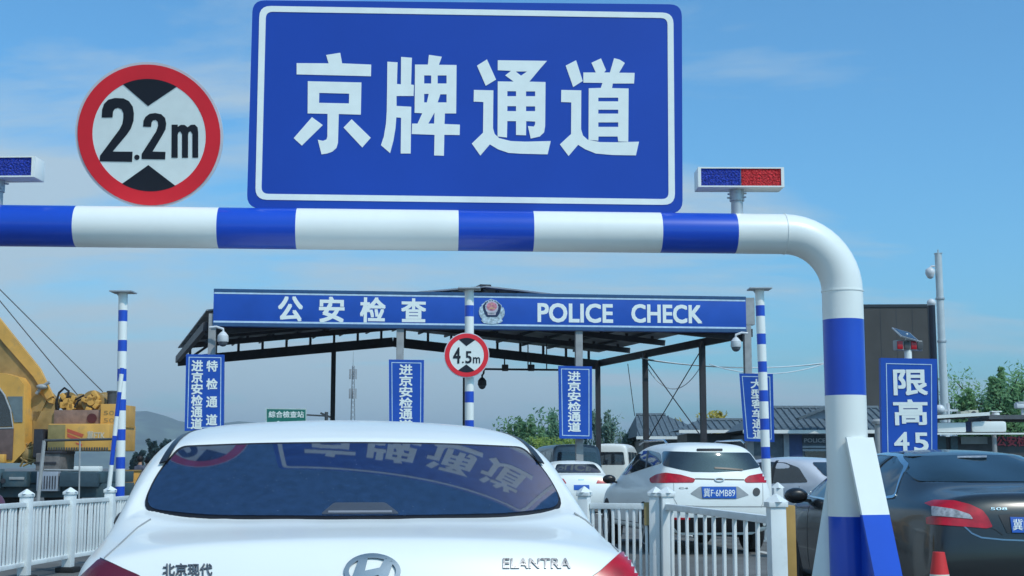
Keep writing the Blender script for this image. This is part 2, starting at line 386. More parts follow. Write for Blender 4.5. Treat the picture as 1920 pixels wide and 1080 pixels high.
G = [
 [K4([(390, 268), (458, 257), (467, 308), (607, 314), (606, 370), (248, 361), (248, 307), (402, 308)])],
 [K4([(302, 394), (560, 400), (557, 555), (451, 552), (447, 690), (440, 715), (420, 733), (395, 742), (368, 746), (350, 676), (375, 681), (392, 674), (396, 660), (397, 551), (301, 549)]), K4([(357, 450), (501, 454), (500, 501), (356, 498)])],
 [K4([(322, 567), (374, 605), (273, 704), (234, 668)])], [K4([(513, 577), (605, 666), (564, 713), (474, 617)])],
 [K4([(685, 300), (734, 303), (731, 407), (750, 409), (751, 277), (803, 281), (799, 410), (813, 412), (811, 465), (729, 465), (729, 513), (800, 517), (797, 742), (749, 742), (751, 570), (728, 568), (724, 620), (714, 680), (698, 740), (654, 702), (668, 660), (678, 600), (682, 540), (684, 400)])],
 [K4([(885, 267), (947, 276), (933, 315), (1018, 316), (1016, 549), (962, 549), (960, 600), (1034, 603), (1033, 653), (959, 652), (957, 753), (910, 751), (912, 652), (802, 648), (804, 598), (830, 598), (853, 548), (816, 546), (818, 314), (880, 314)]),
  K4(rq(862, 366, 896, 405)), K4(rq(927, 366, 970, 405)), K4([(862, 455), (884, 455), (875, 496), (862, 496)]), K4([(940, 457), (970, 457), (970, 496), (927, 496)]), K4([(912, 545), (910, 598), (882, 598)])],
 [K5([(88, 319), (136, 289), (180, 386), (130, 416)])],
 [K5([(188, 293), (425, 296), (395, 330), (340, 396), (418, 398), (416, 610), (411, 640), (390, 660), (347, 670), (333, 610), (362, 612), (368, 600), (368, 588), (325, 586), (324, 654), (276, 653), (276, 586), (234, 586), (232, 665), (187, 660), (188, 395), (265, 396), (224, 366), (252, 344), (188, 341)]),
  K5([(274, 347), (329, 347), (300, 367)]), K5(rq(234, 442, 276, 466)), K5(rq(324, 443, 368, 466)), K5(rq(234, 514, 276, 538)), K5(rq(324, 515, 368, 538))],
 [K5([(73, 436), (167, 438), (165, 620), (173, 648), (195, 668), (250, 682), (320, 685), (443, 682), (428, 746), (300, 743), (240, 739), (190, 722), (150, 698), (104, 752), (63, 694), (117, 642), (119, 494), (72, 492)])],
 [K5([(515, 319), (565, 293), (597, 393), (551, 422)])],
 [K5([(639, 305), (685, 284), (709, 340), (700, 352), (728, 352), (748, 283), (775, 290), (800, 306), (772, 353), (847, 354), (844, 405), (742, 405), (738, 427), (818, 429), (816, 685), (768, 684), (765, 660), (673, 660), (672, 680), (625, 676), (626, 428), (684, 426), (692, 402), (600, 401), (600, 352), (660, 352)]),
  K5(rq(672, 473, 768, 491)), K5(rq(672, 531, 768, 550)), K5(rq(672, 592, 768, 614))],
 [K5([(494, 436), (590, 438), (589, 625), (598, 655), (620, 675), (680, 687), (760, 688), (868, 685), (853, 751), (740, 749), (660, 742), (610, 722), (575, 700), (529, 754), (487, 698), (541, 648), (542, 496), (493, 494)])],
]
link('sign_lettering', upright(joinm([flat2d([sF.poly(p) for p in g], .001) for g in G]), -.0075), M_LETW, sg)
for px in (560, 870, 1180):
    x = sF(px, 395)[0]; mb = MB(); mb.box(x - .02, x + .02, .009, .03, -.44, .40); mb.box(x - .05, x + .05, .009, .06, -.49, -.43); mb.to('back_bracket', M_GALV, sg)

# round 2.2 m sign
c0 = gF(280, 254); rs = thing('height_limit_sign', 'round red-rimmed 2.2 m height limit sign standing on the striped pipe', 'road sign', Vector((A0.x, A0.y, 0)) + gdir * c0[0] + Vector((0, 0, c0[1])), GYAW + R(2), rx=R(14))
rF = Frame(rs); K3 = lambda p: crop(0, 100, 2.842, p)
rc = rF(*K3([(798, 437)])[0]); r_out = abs(rF(*K3([(1190, 437)])[0])[0] - rc[0]); q = r_out / 392
link('sign_plate', upright(flat2d([circ(rc[0], rc[1], r_out, 72)], .008)), mat('sign_rim', (.62, .62, .66), .4), rs)
link('sign_face', upright(flat2d([circ(rc[0], rc[1], 305 * q, 72)], .001), -.0095), M_LETW, rs)
link('red_ring', upright(flat2d([circ(rc[0], rc[1], 378 * q, 72), circ(rc[0], rc[1], 300 * q, 72)], .001), -.0105), M_RED, rs)
two = [(545, 342), (547, 300), (557, 270), (580, 247), (615, 238), (660, 240), (690, 255), (710, 285), (716, 320), (714, 360), (700, 400), (680, 430), (603, 523), (709, 524), (706, 578), (534, 575), (536, 545), (640, 405), (655, 375), (660, 345), (660, 318), (650, 298), (632, 290), (615, 295), (605, 310), (602, 342)]
two_s = [(765, 390), (767, 360), (778, 338), (800, 322), (830, 318), (862, 325), (882, 345), (888, 375), (884, 405), (868, 435), (815, 523), (884, 525), (882, 565), (757, 563), (758, 535), (835, 415), (845, 385), (843, 365), (832, 355), (818, 357), (810, 368), (807, 392)]
em = [(917, 380), (949, 380), (949, 392), (965, 381), (985, 381), (1002, 394), (1018, 381), (1040, 380), (1055, 395), (1058, 420), (1058, 556), (1027, 556), (1027, 430), (1018, 415), (1007, 420), (1004, 435), (1004, 556), (972, 556), (972, 430), (962, 416), (952, 422), (949, 435), (949, 556), (916, 556)]
def limit_marks(F_, Kf, c, r):
    top = [(-.475, .88)] and [(c[0] + r * math.cos(R(a)), c[1] + r * math.sin(R(a))) for a in range(61, 120, 4)]
    bot = [(c[0] + r * math.cos(R(a)), c[1] + r * math.sin(R(a))) for a in range(241, 300, 4)]
    return [top + [(c[0] - .02 * r, c[1] + .52 * r)], bot + [(c[0] - .02 * r, c[1] - .53 * r)]]
tri = limit_marks(None, None, rc, 302 * q)
link('sign_lettering', upright(joinm([flat2d([rF.poly(K3(g))], .001) for g in (two, two_s, em, circ(732, 554, 14, 16))] + [flat2d([t], .001) for t in tri]), -.0112), M_BLACK, rs)
mb = MB(); mb.box(rc[0] - .05, rc[0] + .05, .008, .03, rc[1] - r_out - .02, rc[1] + .1); mb.to('back_bracket', M_GALV, rs)

# warning lights on the beam
def light_bar(px0, px1, py0, py1, post, label, rot, flip=1):
    c = gF((px0 + px1) / 2, (py0 + py1) / 2); w = gF(px1, py0)[0] - gF(px0, py0)[0]; h = gF(px0, py0)[1] - gF(px0, py1)[1]
    t = thing('warning_light', label, 'warning light', Vector((A0.x, A0.y, 0)) + gdir * c[0] + Vector((0, 0, GZ + PR - .006)), GYAW + R(rot), group='police light bars on the striped pipe')
    z0 = c[1] - h / 2 - (GZ + PR - .006); z1 = z0 + h; D = .11
    mb = MB(); mb.box(-w / 2, w / 2, -D / 2 + .004, D / 2, z0, z1, bev=.004)
    mb.box(-w / 2, w / 2, -D / 2 - .008, -D / 2 + .004, z1 - .006, z1); mb.box(-w / 2, w / 2, -D / 2 - .008, -D / 2 + .004, z0, z0 + .006)
    for e in (-1, 1): mb.box(e * w / 2 - (.013 if e > 0 else 0), e * w / 2 + (.013 if e < 0 else 0), -D / 2 - .008, -D / 2 + .004, z0 + .006, z1 - .006)
    mb.to('housing', M_WHITE, t)
    for e, m in ((-flip, mat('lens_blue', (.018, .05, .42), .3, vary=.5, scale=150, bump=1, bscale=120)), (flip, mat('lens_red', (.80, .03, .04), .3, vary=.5, scale=150, bump=1, bscale=120))):
        mb = MB(); x0, x1 = (-w / 2 + .013, -.002) if e < 0 else (.002, w / 2 - .013)
        mb.box(x0, x1, -D / 2 - .003, -D / 2 + .003, z0 + .006, z1 - .006)
        nx, nz_ = 12, 5
        for i in range(nx):
            for j in range(nz_): mb.ball((x0 + (i + .5) * (x1 - x0) / nx, -D / 2 - .003, z0 + .006 + (j + .5) * (h - .012) / nz_), .0028, n=6)
        mb.to('lens', m, t)
    mb = MB(); px = (post - (px0 + px1) / 2) / (px1 - px0) * w
    mb.cyl((px, 0, -.01), (px, 0, z0), .026, n=20); mb.cyl((px, 0, z0 * .55), (px, 0, z0), .032, n=20)
    for k in range(6):
        a = k * math.pi / 3 + .3; zz = z0 * (.66 if k % 2 else .88)
        mb.cyl((px + .028 * math.cos(a), .028 * math.sin(a), zz), (px + .046 * math.cos(a), .046 * math.sin(a), zz), .004, n=6)
    mb.to('stub_post', M_GALV, t)
light_bar(1306, 1464, 319, 356, 1381, 'red and blue light bar on a short stub at the right end of the beam', -3)
light_bar(-85, 78, 299, 338, -4, 'white-cased light bar cut by the left edge of the photo, its blue lens showing', -6, -1)

# ------------------------------------------------------------------ car construction
def section(y, zb, wb, zs, ws, zt, wt, crown=.035):
    p4 = (ws - .02, zs); p6 = (wt, zt - crown)
    return [(wb - .12, y, zb), (wb - .015, y, zb + .09), (wb, y, zb + .5 * (zs - zb)), (ws + .015, y, zs - .09), (p4[0], y, zs),
            (p4[0] + (p6[0] - p4[0]) * .45 + .012, y, zs + (p6[1] - zs) * .52), (p6[0], y, p6[1]), (wt * .62, y, zt - crown * .35), (0, y, zt)]
def car_body(rear, secs, front, kr, kf, bulge_r=.06, bulge_f=.15, lev=3):
    rows = [rear] + [section(*s) for s in secs] + [front]; bm = bmesh.new(); g = []
    for r in rows: g.append([bm.verts.new((-x, y, z)) for x, y, z in r[:-1]] + [bm.verts.new(r[-1])] + [bm.verts.new((x, y, z)) for x, y, z in r[-2::-1]])
    n = len(g[0])
    for i in range(len(g) - 1):
        for k in range(n - 1): bm.faces.new((g[i][k], g[i][k + 1], g[i + 1][k + 1], g[i + 1][k]))
        bm.faces.new((g[i][n - 1], g[i][0], g[i + 1][0], g[i + 1][n - 1]))
    def cap(ring, k, sgn, bulge):
        cols = n - 2 * k; grid = []; top = [v.co.copy() for v in ring[k:n - k]]
        for r in range(k + 1):
            a, b = ring[r], ring[n - 1 - r]; row = []
            for c in range(cols):
                if r == k: row.append(ring[k + c]); continue
                if c == 0: row.append(a); continue
                if c == cols - 1: row.append(b); continue
                u = c / (cols - 1); fx = (top[c].x - top[0].x) / (top[-1].x - top[0].x); x = a.co.x + (b.co.x - a.co.x) * fx
                t = r / k; dz = top[c].z - top[0].z; dyt = top[c].y - top[0].y
                row.append(bm.verts.new((x, a.co.y + sgn * bulge * (1 - (2 * fx - 1) ** 2) * (1 - t) + dyt * t ** 1.5, a.co.z + dz * t ** 2)))
            grid.append(row)
        for r in range(k):
            for c in range(cols - 1):
                q = (grid[r][c], grid[r][c + 1], grid[r + 1][c + 1], grid[r + 1][c]); bm.faces.new(q)
        bm.faces.new([v for v in grid[0]]) if False else None
    cap(g[0], kr, -1, bulge_r); cap(g[-1], kf, 1, bulge_f)
    bmesh.ops.recalc_face_normals(bm, faces=bm.faces[:])
    me = bpy.data.meshes.new('body'); bm.to_mesh(me); bm.free()
    ob = bpy.data.objects.new('body', me); m = ob.modifiers.new('s', 'SUBSURF'); m.levels = lev; m.render_levels = lev
    return ev_mesh(ob)
class Car:
    def __init__(s, name, label, cat, loc, yaw, body, paint, group=None, pname='body'):
        s.root = thing(name, label, cat, loc, yaw, group); s.body = link(pname, body, paint, s.root, smooth=60)
        bm = bmesh.new(); bm.from_mesh(body); s.bvh = BVHTree.FromBMesh(bm); bm.free()
        s.M = Matrix.LocRotScale(s.root.location, s.root.rotation_euler, None); s.I = s.M.inverted()
    def cast(s, proj, u, v):
        if proj == 'cam': o = s.I @ CAM; d = s.I.to_3x3() @ ray(u, v)
        elif proj == 'rear': o, d = Vector((u, -4, v)), Vector((0, 1, 0))
        elif proj == 'front': o, d = Vector((u, 12, v)), Vector((0, -1, 0))
        elif proj == 'left': o, d = Vector((-4, u, v)), Vector((1, 0, 0))
        elif proj == 'right': o, d = Vector((4, u, v)), Vector((-1, 0, 0))
        elif proj == 'top': o, d = Vector((u, v, 5)), Vector((0, 0, -1))
        h = s.bvh.ray_cast(o, d); return (h[0], h[1]) if h[0] is not None else (None, None)
    def decal(s, name, shape, m, proj='rear', off=.004, sp=None, parent=None, skirt=.012, fit=False, mesh=None, surf=None):
        if mesh is not None:
            bm = bmesh.new(); bm.from_mesh(mesh); bpy.data.meshes.remove(mesh)
            bmesh.ops.remove_doubles(bm, verts=bm.verts[:], dist=1e-5)
            sp = sp or 1e9
            for _ in range(4):
                es = [e for e in bm.edges if e.calc_length() > sp]
                if not es: break
                bmesh.ops.subdivide_edges(bm, edges=es, cuts=1); bmesh.ops.triangulate(bm, faces=bm.faces[:])
            bm.verts.ensure_lookup_table(); P = [(v.co.x, v.co.y) for v in bm.verts]; bm.verts.index_update(); Fc = [[v.index for v in f.verts] for f in bm.faces]; bm.free()
        else:
            pts = [Vector(p) for p in shape]
            xs = [p.x for p in pts]; ys = [p.y for p in pts]; sp = sp or max(max(xs) - min(xs), max(ys) - min(ys)) / 22
            dense = []
            for i in range(len(pts)):
                a, b = pts[i], pts[(i + 1) % len(pts)]; k = max(1, int((b - a).length / sp))
                for j in range(k): dense.append(a.lerp(b, j / k))
            nb = len(dense); inner = []
            y = min(ys) + sp / 2
            while y < max(ys):
                x = min(xs) + sp / 2
                while x < max(xs):
                    if min((Vector((x, y)) - p).length for p in dense) > sp * .45: inner.append(Vector((x, y)))
                    x += sp
                y += sp
            r = geometry.delaunay_2d_cdt(dense + inner, [(i, (i + 1) % nb) for i in range(nb)], [], 1, 1e-7)
            P = [(v.x, v.y) for v in r[0]]; Fc = r[2]
        hits = [s.cast(proj, *p) for p in P] if surf is None else []
        if surf:
            for x, z in P:
                e = 1e-3; y = surf(x, z); hits.append((Vector((x, y, z)), Vector(((surf(x + e, z) - y) / e, -1, (surf(x, z + e) - y) / e)).normalized()))
        if fit:
            ok = [i for i, h in enumerate(hits) if h[0] is not None]; X = np.array([[hits[i][0].x, hits[i][0].z] for i in ok]); Y = np.array([hits[i][0].y for i in ok])
            z0 = X[:, 1].mean()
            B = lambda x, z: np.stack([x ** 0, x ** 2, x ** 4, z - z0, (z - z0) ** 2, x ** 2 * (z - z0), x ** 2 * (z - z0) ** 2, x ** 4 * (z - z0)], -1)
            co = np.linalg.lstsq(B(X[:, 0], X[:, 1]), Y, rcond=None)[0]
            for i in ok:
                h = hits[i][0]; e = 1e-3; f = lambda x, z: float(B(np.array(x), np.array(z)) @ co)
                yy = f(h.x, h.z); gx = (f(h.x + e, h.z) - yy) / e; gz = (f(h.x, h.z + e) - yy) / e
                hits[i] = (Vector((h.x, yy, h.z)), Vector((gx, -1, gz)).normalized())
            P2 = [(p.x, p.y) for p in dense]; X0, X1, Z0, Z1 = min(p[0] for p in P2), max(p[0] for p in P2), min(p[1] for p in P2), max(p[1] for p in P2)
            for v in s.body.data.vertices:      # the sheet metal stays behind the pane
                x, y, z = v.co
                if y < 2 and X0 < x < X1 and Z0 < z < Z1:
                    ins = False; j = len(P2) - 1
                    for i2 in range(len(P2)):
                        (xa, za), (xb, zb) = P2[i2], P2[j]; j = i2
                        if (za > z) != (zb > z) and x < (xb - xa) * (z - za) / (zb - za) + xa: ins = not ins
                    if ins:
                        yy = float(B(np.array(x), np.array(z)) @ co) + .012
                        if y < yy < y + .25: v.co.y = yy
            s.body.data.update()
        bm = bmesh.new(); V = []
        for h in hits: V.append(bm.verts.new(h[0] + h[1] * off) if h[0] is not None else None)
        for f in Fc:
            q = [V[i] for i in f]
            if all(v is not None for v in q):
                try: bm.faces.new(q)
                except ValueError: pass
        nrm = {V[i]: hits[i][1] for i in range(len(V)) if V[i] is not None}
        for v in list(bm.verts):
            if not v.link_faces: bm.verts.remove(v)
        bm.normal_update()
        for f in bm.faces:
            if f.normal.dot(nrm[f.verts[0]]) < 0: f.normal_flip()
        es = [e for e in bm.edges if e.is_boundary]; dup = {}
        for e in es:
            a, b = e.verts
            for v in (a, b):
                if v not in dup: dup[v] = bm.verts.new(v.co - nrm[v] * skirt)
            try: bm.faces.new((a, b, dup[b], dup[a]))
            except ValueError: pass
        me = bpy.data.meshes.new(name); bm.to_mesh(me); bm.free()
        return link(name, me, m, parent or s.root, smooth=40)
    def line(s, name, pts, w, m, proj='cam', off=.003, parent=None):
        return s.decal(name, stroke(pts, w), m, proj, off, sp=max(w * 1.5, .02 if proj != 'cam' else 4), parent=parent, skirt=.004)
    def wheels(s, ys, x, r=.32, w=.21):
        for y in ys:
            for e in (-1, 1):
                s.decal('wheel_arch', circ(y, r, r + .055, 28, a0=-20, a1=200), M_RUB, 'left' if e < 0 else 'right', .003)
                mb = MB(); mb.lathe([(r * .62, -w / 2), (r * .9, -w / 2), (r, -w / 2 + .03), (r, w / 2 - .03), (r * .9, w / 2), (r * .62, w / 2)], (e * x, y, r), 'x', 28)
                wh = mb.to('wheel', M_RUB, s.root)
                mb = MB(); mb.lathe([(.03, e * (w / 2 - .06)), (r * .6, e * (w / 2 - .05)), (r * .66, e * (w / 2 + .004)), (r * .6, e * (w / 2 + .006)), (r * .57, e * (w / 2 - .02)), (.05, e * (w / 2 - .015))], (e * x, y, r), 'x', 28)
                for k in range(5):
                    a = k * 2 * math.pi / 5 + .3; c = Vector((e * x + e * (w / 2 - .008), y, r))
                    mb.beam(c, c + Vector((0, math.cos(a), math.sin(a))) * r * .6, .05, .02, up=Vector((1, 0, 0)))
                mb.to('rim', mat('alloy', (.4, .42, .43), .3, metal=.8), wh)
    def mirror(s, e, y, z, x, m, glass=True):
        mb = MB(); mb.ball((e * (x + .10), y, z), .1, n=16, sc=(1.15, .75, .75)); mb.beam((e * (x - .04), y + .02, z - .05), (e * (x + .05), y + .01, z - .04), .05, .03)
        o = mb.to('door_mirror', m, s.root, 60)
        mb = MB(); mb.ball((e * (x + .10), y - .045, z), .083, n=16, sc=(1.1, .4, .7)); mb.to('mirror_glass', M_TRIM, o, 60)
def std_sedan(car, L=1.0, glass=None, wheels=True, ym=(.98, 3.66), wx=.77, rear=True, zo=0, side=None):
    g = glass or M_GLASS2
    side = side or [(.98, 1.03), (1.25, 1.29), (1.62, 1.385), (2.1, 1.40), (2.62, 1.36), (3.02, 1.20), (3.32, 1.02), (2.2, .99)]
    for p in ('left', 'right'):
        car.decal('side_window', rounded(side, .06), g, p)
        for yy in (1.85,): car.decal('door_pillar', [(yy - .04, 1.0), (yy + .04, 1.0), (yy + .02, 1.42), (yy - .04, 1.42)], M_TRIM, p, .007)
        for yy in (1.15, 2.0, 3.15): car.decal('door_seam', stroke([(yy, .35), (yy + .01, .7), (yy + .02, .96)], .008), M_TRIM, p, .002, sp=.03, skirt=.004)
        for yy in (1.28, 2.25): car.decal('door_handle', rounded(rect(yy, yy + .17, .83, .86), .01), M_CHROME, p, .02, skirt=.02)
    car.decal('windscreen', rounded([(-.62, 1.03), (.62, 1.03), (.50, 1.375), (-.50, 1.375)], .06), g, 'front')
    for e in (-1, 1): car.decal('headlight', rounded([(e * .42, .63), (e * .72, .68), (e * .78, .74), (e * .5, .70)], .02), M_LAMPW, 'front', .006)
    if wheels: car.wheels(ym, wx)

# --- white saloon just ahead, under the arch
el_rear = [(.70, .10, .24), (.82, .05, .34), (.87, .02, .60), (.86, .10, .85), (.79, .185, 1.015), (.60, .185, 1.055), (.47, .175, 1.072), (.28, .165, 1.08), (0, .155, 1.082)]
el_secs = [(.24, .22, .875, 1.03, .835, 1.098, .56, .02), (.42, .2, .885, 1.035, .86, 1.108, .64, .02), (.64, .2, .89, 1.04, .865, 1.122, .74, .025), (.78, .2, .885, 1.04, .855, 1.215, .745, .045), (.96, .2, .885, 1.03, .86, 1.325, .725, .042), (1.14, .2, .885, 1.02, .862, 1.420, .715, .042),
           (1.36, .2, .885, 1.0, .875, 1.475, .705, .045), (1.9, .2, .885, .985, .875, 1.508, .695, .05), (2.45, .2, .885, .965, .88, 1.495, .65, .06), (2.95, .2, .885, .955, .88, 1.41, .64, .05), (3.4, .2, .885, .95, .875, 1.18, .66, .03), (3.7, .2, .88, .93, .86, 1.02, .68, .02), (4.15, .2, .86, .84, .82, .91, .6, .02), (4.42, .2, .8, .72, .74, .78, .5, .02)]
el_front = [(.5, 4.42, .22), (.62, 4.5, .3), (.66, 4.55, .42), (.62, 4.53, .55), (.55, 4.5, .64), (.45, 4.5, .665), (.35, 4.5, .68), (.2, 4.51, .69), (0, 4.52, .69)]
EL = Car('white_saloon', 'large white saloon car seen from behind under the striped arch', 'car', (-.395, 3.97, 0), R(9), car_body(el_rear, el_secs, el_front, 4, 4, .07, .15, 4), M_CARW)
def pane(x, z):
    t = z - 1.122; return (.655 + 1.50 * t + .34 * t * t + .20 * x * x + .10 * x ** 4)
def wshape(k, r=1):
    h = [(0, 1.127 + k), (.53 - k, 1.131 + k), (.722 - k, 1.152 + k), (.695 - k, 1.27), (.625 - k, 1.374 - k), (.35, 1.385 - k), (0, 1.389 - k)]
    rr = [.2, .1, .055, .12, .03, .2, .2]; pts = h + [(-x, z) for x, z in h[-2:0:-1]]
    return rounded(pts, rr + rr[-2:0:-1])
FRAME = wshape(0)
def sdist(x, z, P):
    ins = False; best = 9
    for i in range(len(P)):
        (xa, za), (xb, zb) = P[i], P[i - 1]
        if (za > z) != (zb > z) and x < (xb - xa) * (z - za) / (zb - za) + xa: ins = not ins
        dx, dz = xb - xa, zb - za; L = dx * dx + dz * dz or 1e-9; t = min(1, max(0, ((x - xa) * dx + (z - za) * dz) / L)); best = min(best, math.hypot(x - xa - dx * t, z - za - dz * t))
    return -best if ins else best
for v in EL.body.data.vertices:         # press the sheet metal round the pane into one flowing surface with it
    x, y, z = v.co
    if z > 1.07 and y < 1.6 and abs(x) < .86:
        sd = sdist(x, z, FRAME); g = pane(x, z) + .006
        if sd < 0 and g - .12 < y < g + .25 and v.normal.y < .1: v.co.y = g
        elif sd < .07 and v.normal.y < -.12 and abs(y - g) < .08 and (z > 1.125 or abs(y - g) < .03):
            w = 1 - sd / .07; w = w * w * (3 - 2 * w) * min(1, (-.12 - v.normal.y) / .25); v.co.y = y + (g - y) * w
bm = bmesh.new(); bm.from_mesh(EL.body.data)
vs = [v for v in bm.verts if 1.09 < v.co.z < 1.42 and .3 < v.co.y < 1.5 and abs(sdist(v.co.x, v.co.z, FRAME)) < .05 and abs(v.co.y - pane(v.co.x, v.co.z)) < .1]
for _ in range(4): bmesh.ops.smooth_vert(bm, verts=vs, factor=.5, use_axis_x=True, use_axis_y=True, use_axis_z=True)
for v in vs:
    g = pane(v.co.x, v.co.z) + .004
    if sdist(v.co.x, v.co.z, FRAME) < -.012 and v.co.y < g: v.co.y = g
bm.to_mesh(EL.body.data); bm.free(); EL.body.data.update()
EL.decal('rear_window_frame', FRAME, M_TRIM, 'rear', .003, surf=pane, sp=.03)
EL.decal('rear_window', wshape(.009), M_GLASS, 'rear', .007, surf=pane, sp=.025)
EL.decal('high_brake_light', rounded([(-.13, 1.140), (.13, 1.140), (.085, 1.176), (-.085, 1.176)], .01), mat('brake_housing', (.06, .07, .09), .35), 'rear', .009, surf=pane)
EL.decal('brake_lens', rect(-.105, .105, 1.143, 1.149), mat('lens_grey', (.22, .23, .26), .3), 'rear', .011, surf=pane)
std_sedan(EL)
for e in (-1, 1):
    EL.decal('roof_channel', stroke([(e * .672, 1.05), (e * .65, 1.2), (e * .632, 1.4), (e * .62, 1.7), (e * .61, 2.2), (e * .61, 2.9)], .026), M_TRIM, 'top', .004, sp=.03, skirt=.004)
    EL.mirror(e, 3.15, 1.03, .87, M_TRIM if e < 0 else M_CARW)
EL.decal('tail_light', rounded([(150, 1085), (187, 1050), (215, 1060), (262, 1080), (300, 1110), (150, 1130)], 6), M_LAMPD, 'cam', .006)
EL.decal('tail_light', rounded([(1085, 1100), (1120, 1076), (1160, 1040), (1168, 1036), (1190, 1046), (1206, 1064), (1222, 1110)], 6), M_LAMP, 'cam', .006)
EL.line('boot_seam', [(262, 1082), (215, 1060), (188, 1048)], 3, M_TRIM); EL.line('boot_seam', [(1095, 1092), (1125, 1072), (1166, 1036)], 3, M_TRIM)
for q in ([(283, 974), (258, 990), (228, 1018), (196, 1047)], [(1076, 962), (1098, 976), (1128, 1002), (1160, 1035)]): EL.line('boot_seam', q, 1.6, M_GREY)
EL.decal('lettering', None, M_BADGED, 'cam', .005, sp=6, skirt=.006, mesh=text2d('ELANTRA', 943, 1069, 1066, 1048, 0.02))
EL.decal('lettering', None, M_BADGED, 'cam', .005, sp=6, skirt=.006, mesh=text2d('北京现代', 306, 398, 1080, 1058, 0.02))
ell = lambda rx, ry, dx=0: [(698 + dx + rx * math.cos(a) , 1073 + ry * math.sin(a)) for a in np.linspace(0, 2 * math.pi, 48, endpoint=False)]
EL.decal('emblem', None, M_BADGE, 'cam', .008, sp=6, skirt=.01, mesh=flat2d([ell(53, 33), ell(44, 25)]))
EL.decal('emblem', None, M_BADGE, 'cam', .008, sp=6, skirt=.01, mesh=joinm([flat2d([p]) for p in ([(672, 1052), (690, 1047), (684, 1072), (712, 1066), (722, 1048), (738, 1054), (722, 1097), (704, 1100), (710, 1080), (683, 1086), (674, 1102), (656, 1096)],)]))
for e in (-1, 1): EL.decal('reflector', rounded(rect(e * .6 - .09, e * .6 + .09, .42, .46), .01), M_LAMP, 'rear')
EL.decal('number_plate', rect(-.22, .22, .70, .84), M_PLATE, 'rear', .012)
EL.decal('lower_bumper', rounded(rect(-.7, .7, .27, .36), .03), M_TRIM, 'rear', .003)

# --- dark saloon in the next lane
pg_rear = [(.72, .10, .24), (.84, .05, .34), (.895, .02, .60), (.86, .06, .84), (.76, .15, 1.02), (.65, .135, 1.075), (.5, .11, 1.10), (.3, .09, 1.11), (0, .08, 1.112)]
pg_secs = [(.24, .22, .89, 1.03, .83, 1.12, .58, .02), (.45, .2, .91, 1.025, .85, 1.14, .64, .02), (.66, .2, .92, 1.02, .87, 1.17, .66, .03), (.95, .2, .925, 1.01, .885, 1.295, .62, .04), (1.25, .2, .925, 1.0, .895, 1.395, .585, .045),
           (1.55, .2, .925, .99, .9, 1.445, .57, .05), (2.1, .2, .925, .98, .9, 1.468, .56, .05), (2.65, .2, .925, .97, .9, 1.455, .56, .05), (3.15, .2, .925, .96, .9, 1.37, .58, .04), (3.6, .2, .92, .95, .89, 1.15, .64, .03), (3.9, .2, .91, .93, .88, 1.02, .67, .02), (4.35, .2, .88, .84, .83, .90, .6, .02), (4.65, .2, .8, .72, .74, .78, .5, .02)]
pg_front = [(.5, 4.66, .22), (.62, 4.74, .3), (.66, 4.79, .42), (.62, 4.77, .55), (.55, 4.73, .64), (.45, 4.73, .665), (.35, 4.73, .68), (.2, 4.74, .69), (0, 4.75, .69)]
PG = Car('dark_saloon', 'dark brown saloon car with red tail lamps behind the right leg of the arch', 'car', (3.97, 10.3, 0), R(4.5), car_body(pg_rear, pg_secs, pg_front, 4, 4, .07, .15, 4), M_CARD)
std_sedan(PG, ym=(1.0, 3.8), wx=.80, side=[(1.02, 1.08), (1.30, 1.30), (1.7, 1.385), (2.2, 1.405), (2.8, 1.36), (3.2, 1.20), (3.5, 1.03), (2.2, 1.0)])
for p in ('left', 'right'):
    PG.decal('window_trim', None, M_CHROME, p, .008, sp=.05, skirt=.006, mesh=flat2d([rounded([(.98, 1.055), (1.28, 1.32), (1.7, 1.405), (2.2, 1.425), (2.8, 1.38), (3.22, 1.22), (3.56, 1.02), (2.2, .98)], .06), rounded([(1.02, 1.075), (1.30, 1.30), (1.7, 1.385), (2.2, 1.405), (2.8, 1.36), (3.2, 1.20), (3.5, 1.03), (2.2, 1.0)], .06)]))
PG.decal('rear_window', rounded([(-.70, 1.185), (.70, 1.185), (.575, 1.385), (0, 1.40), (-.575, 1.385)], .06), mat('smoked_glass', (.014, .03, .042), .04, spec=.7, ior=1.65), 'rear', .006, fit=True)
for e in (-1, 1): PG.mirror(e, 3.25, 1.03, .89, M_CARD)
lampL = [(1733, 944), (1752, 938), (1789, 939), (1818, 946), (1842, 957), (1852, 970), (1861, 988), (1850, 991), (1800, 987), (1738, 983), (1737, 970), (1750, 968), (1749, 951)]
def mirrored(car, pts):
    out = []
    for p in pts:
        h = car.cast('cam', *p)[0]
        if h is None: continue
        w = car.M @ Vector((-h.x, h.y, h.z)); v = w - CAM; k = v.y * CT + v.z * ST
        out.append((960 + F * v.x / k, 540 - F * (v.z * CT - v.y * ST) / k))
    return out
lp = PG.decal('tail_light', rounded(lampL, 3), M_LAMP, 'cam', .006, sp=4)
PG.decal('lamp_insert', rounded([(1748, 950), (1790, 956), (1818, 965), (1824, 974), (1790, 971), (1749, 968)], 3), M_LAMPW, 'cam', .011, sp=4, parent=lp)
for e in (1,):
    PG.decal('tail_light', rounded([(.40, .86), (.52, .98), (.86, 1.0), (.86, .86)], .03), M_LAMP, 'rear', .006)
PG.line('chrome_strip', [(1806, 985), (1822, 1000), (1840, 1008), (1880, 1012), (1930, 1014), (2010, 1014)], 3, M_BADGE)
PG.decal('plate_recess', [(1872, 966), (1900, 964), (2040, 964), (2030, 1004), (1888, 1000)], M_TRIM, 'cam', .004)
np_ = PG.decal('number_plate', [(1893, 970), (2010, 972), (2010, 1000), (1897, 999)], M_PLATE, 'cam', .012, sp=6)
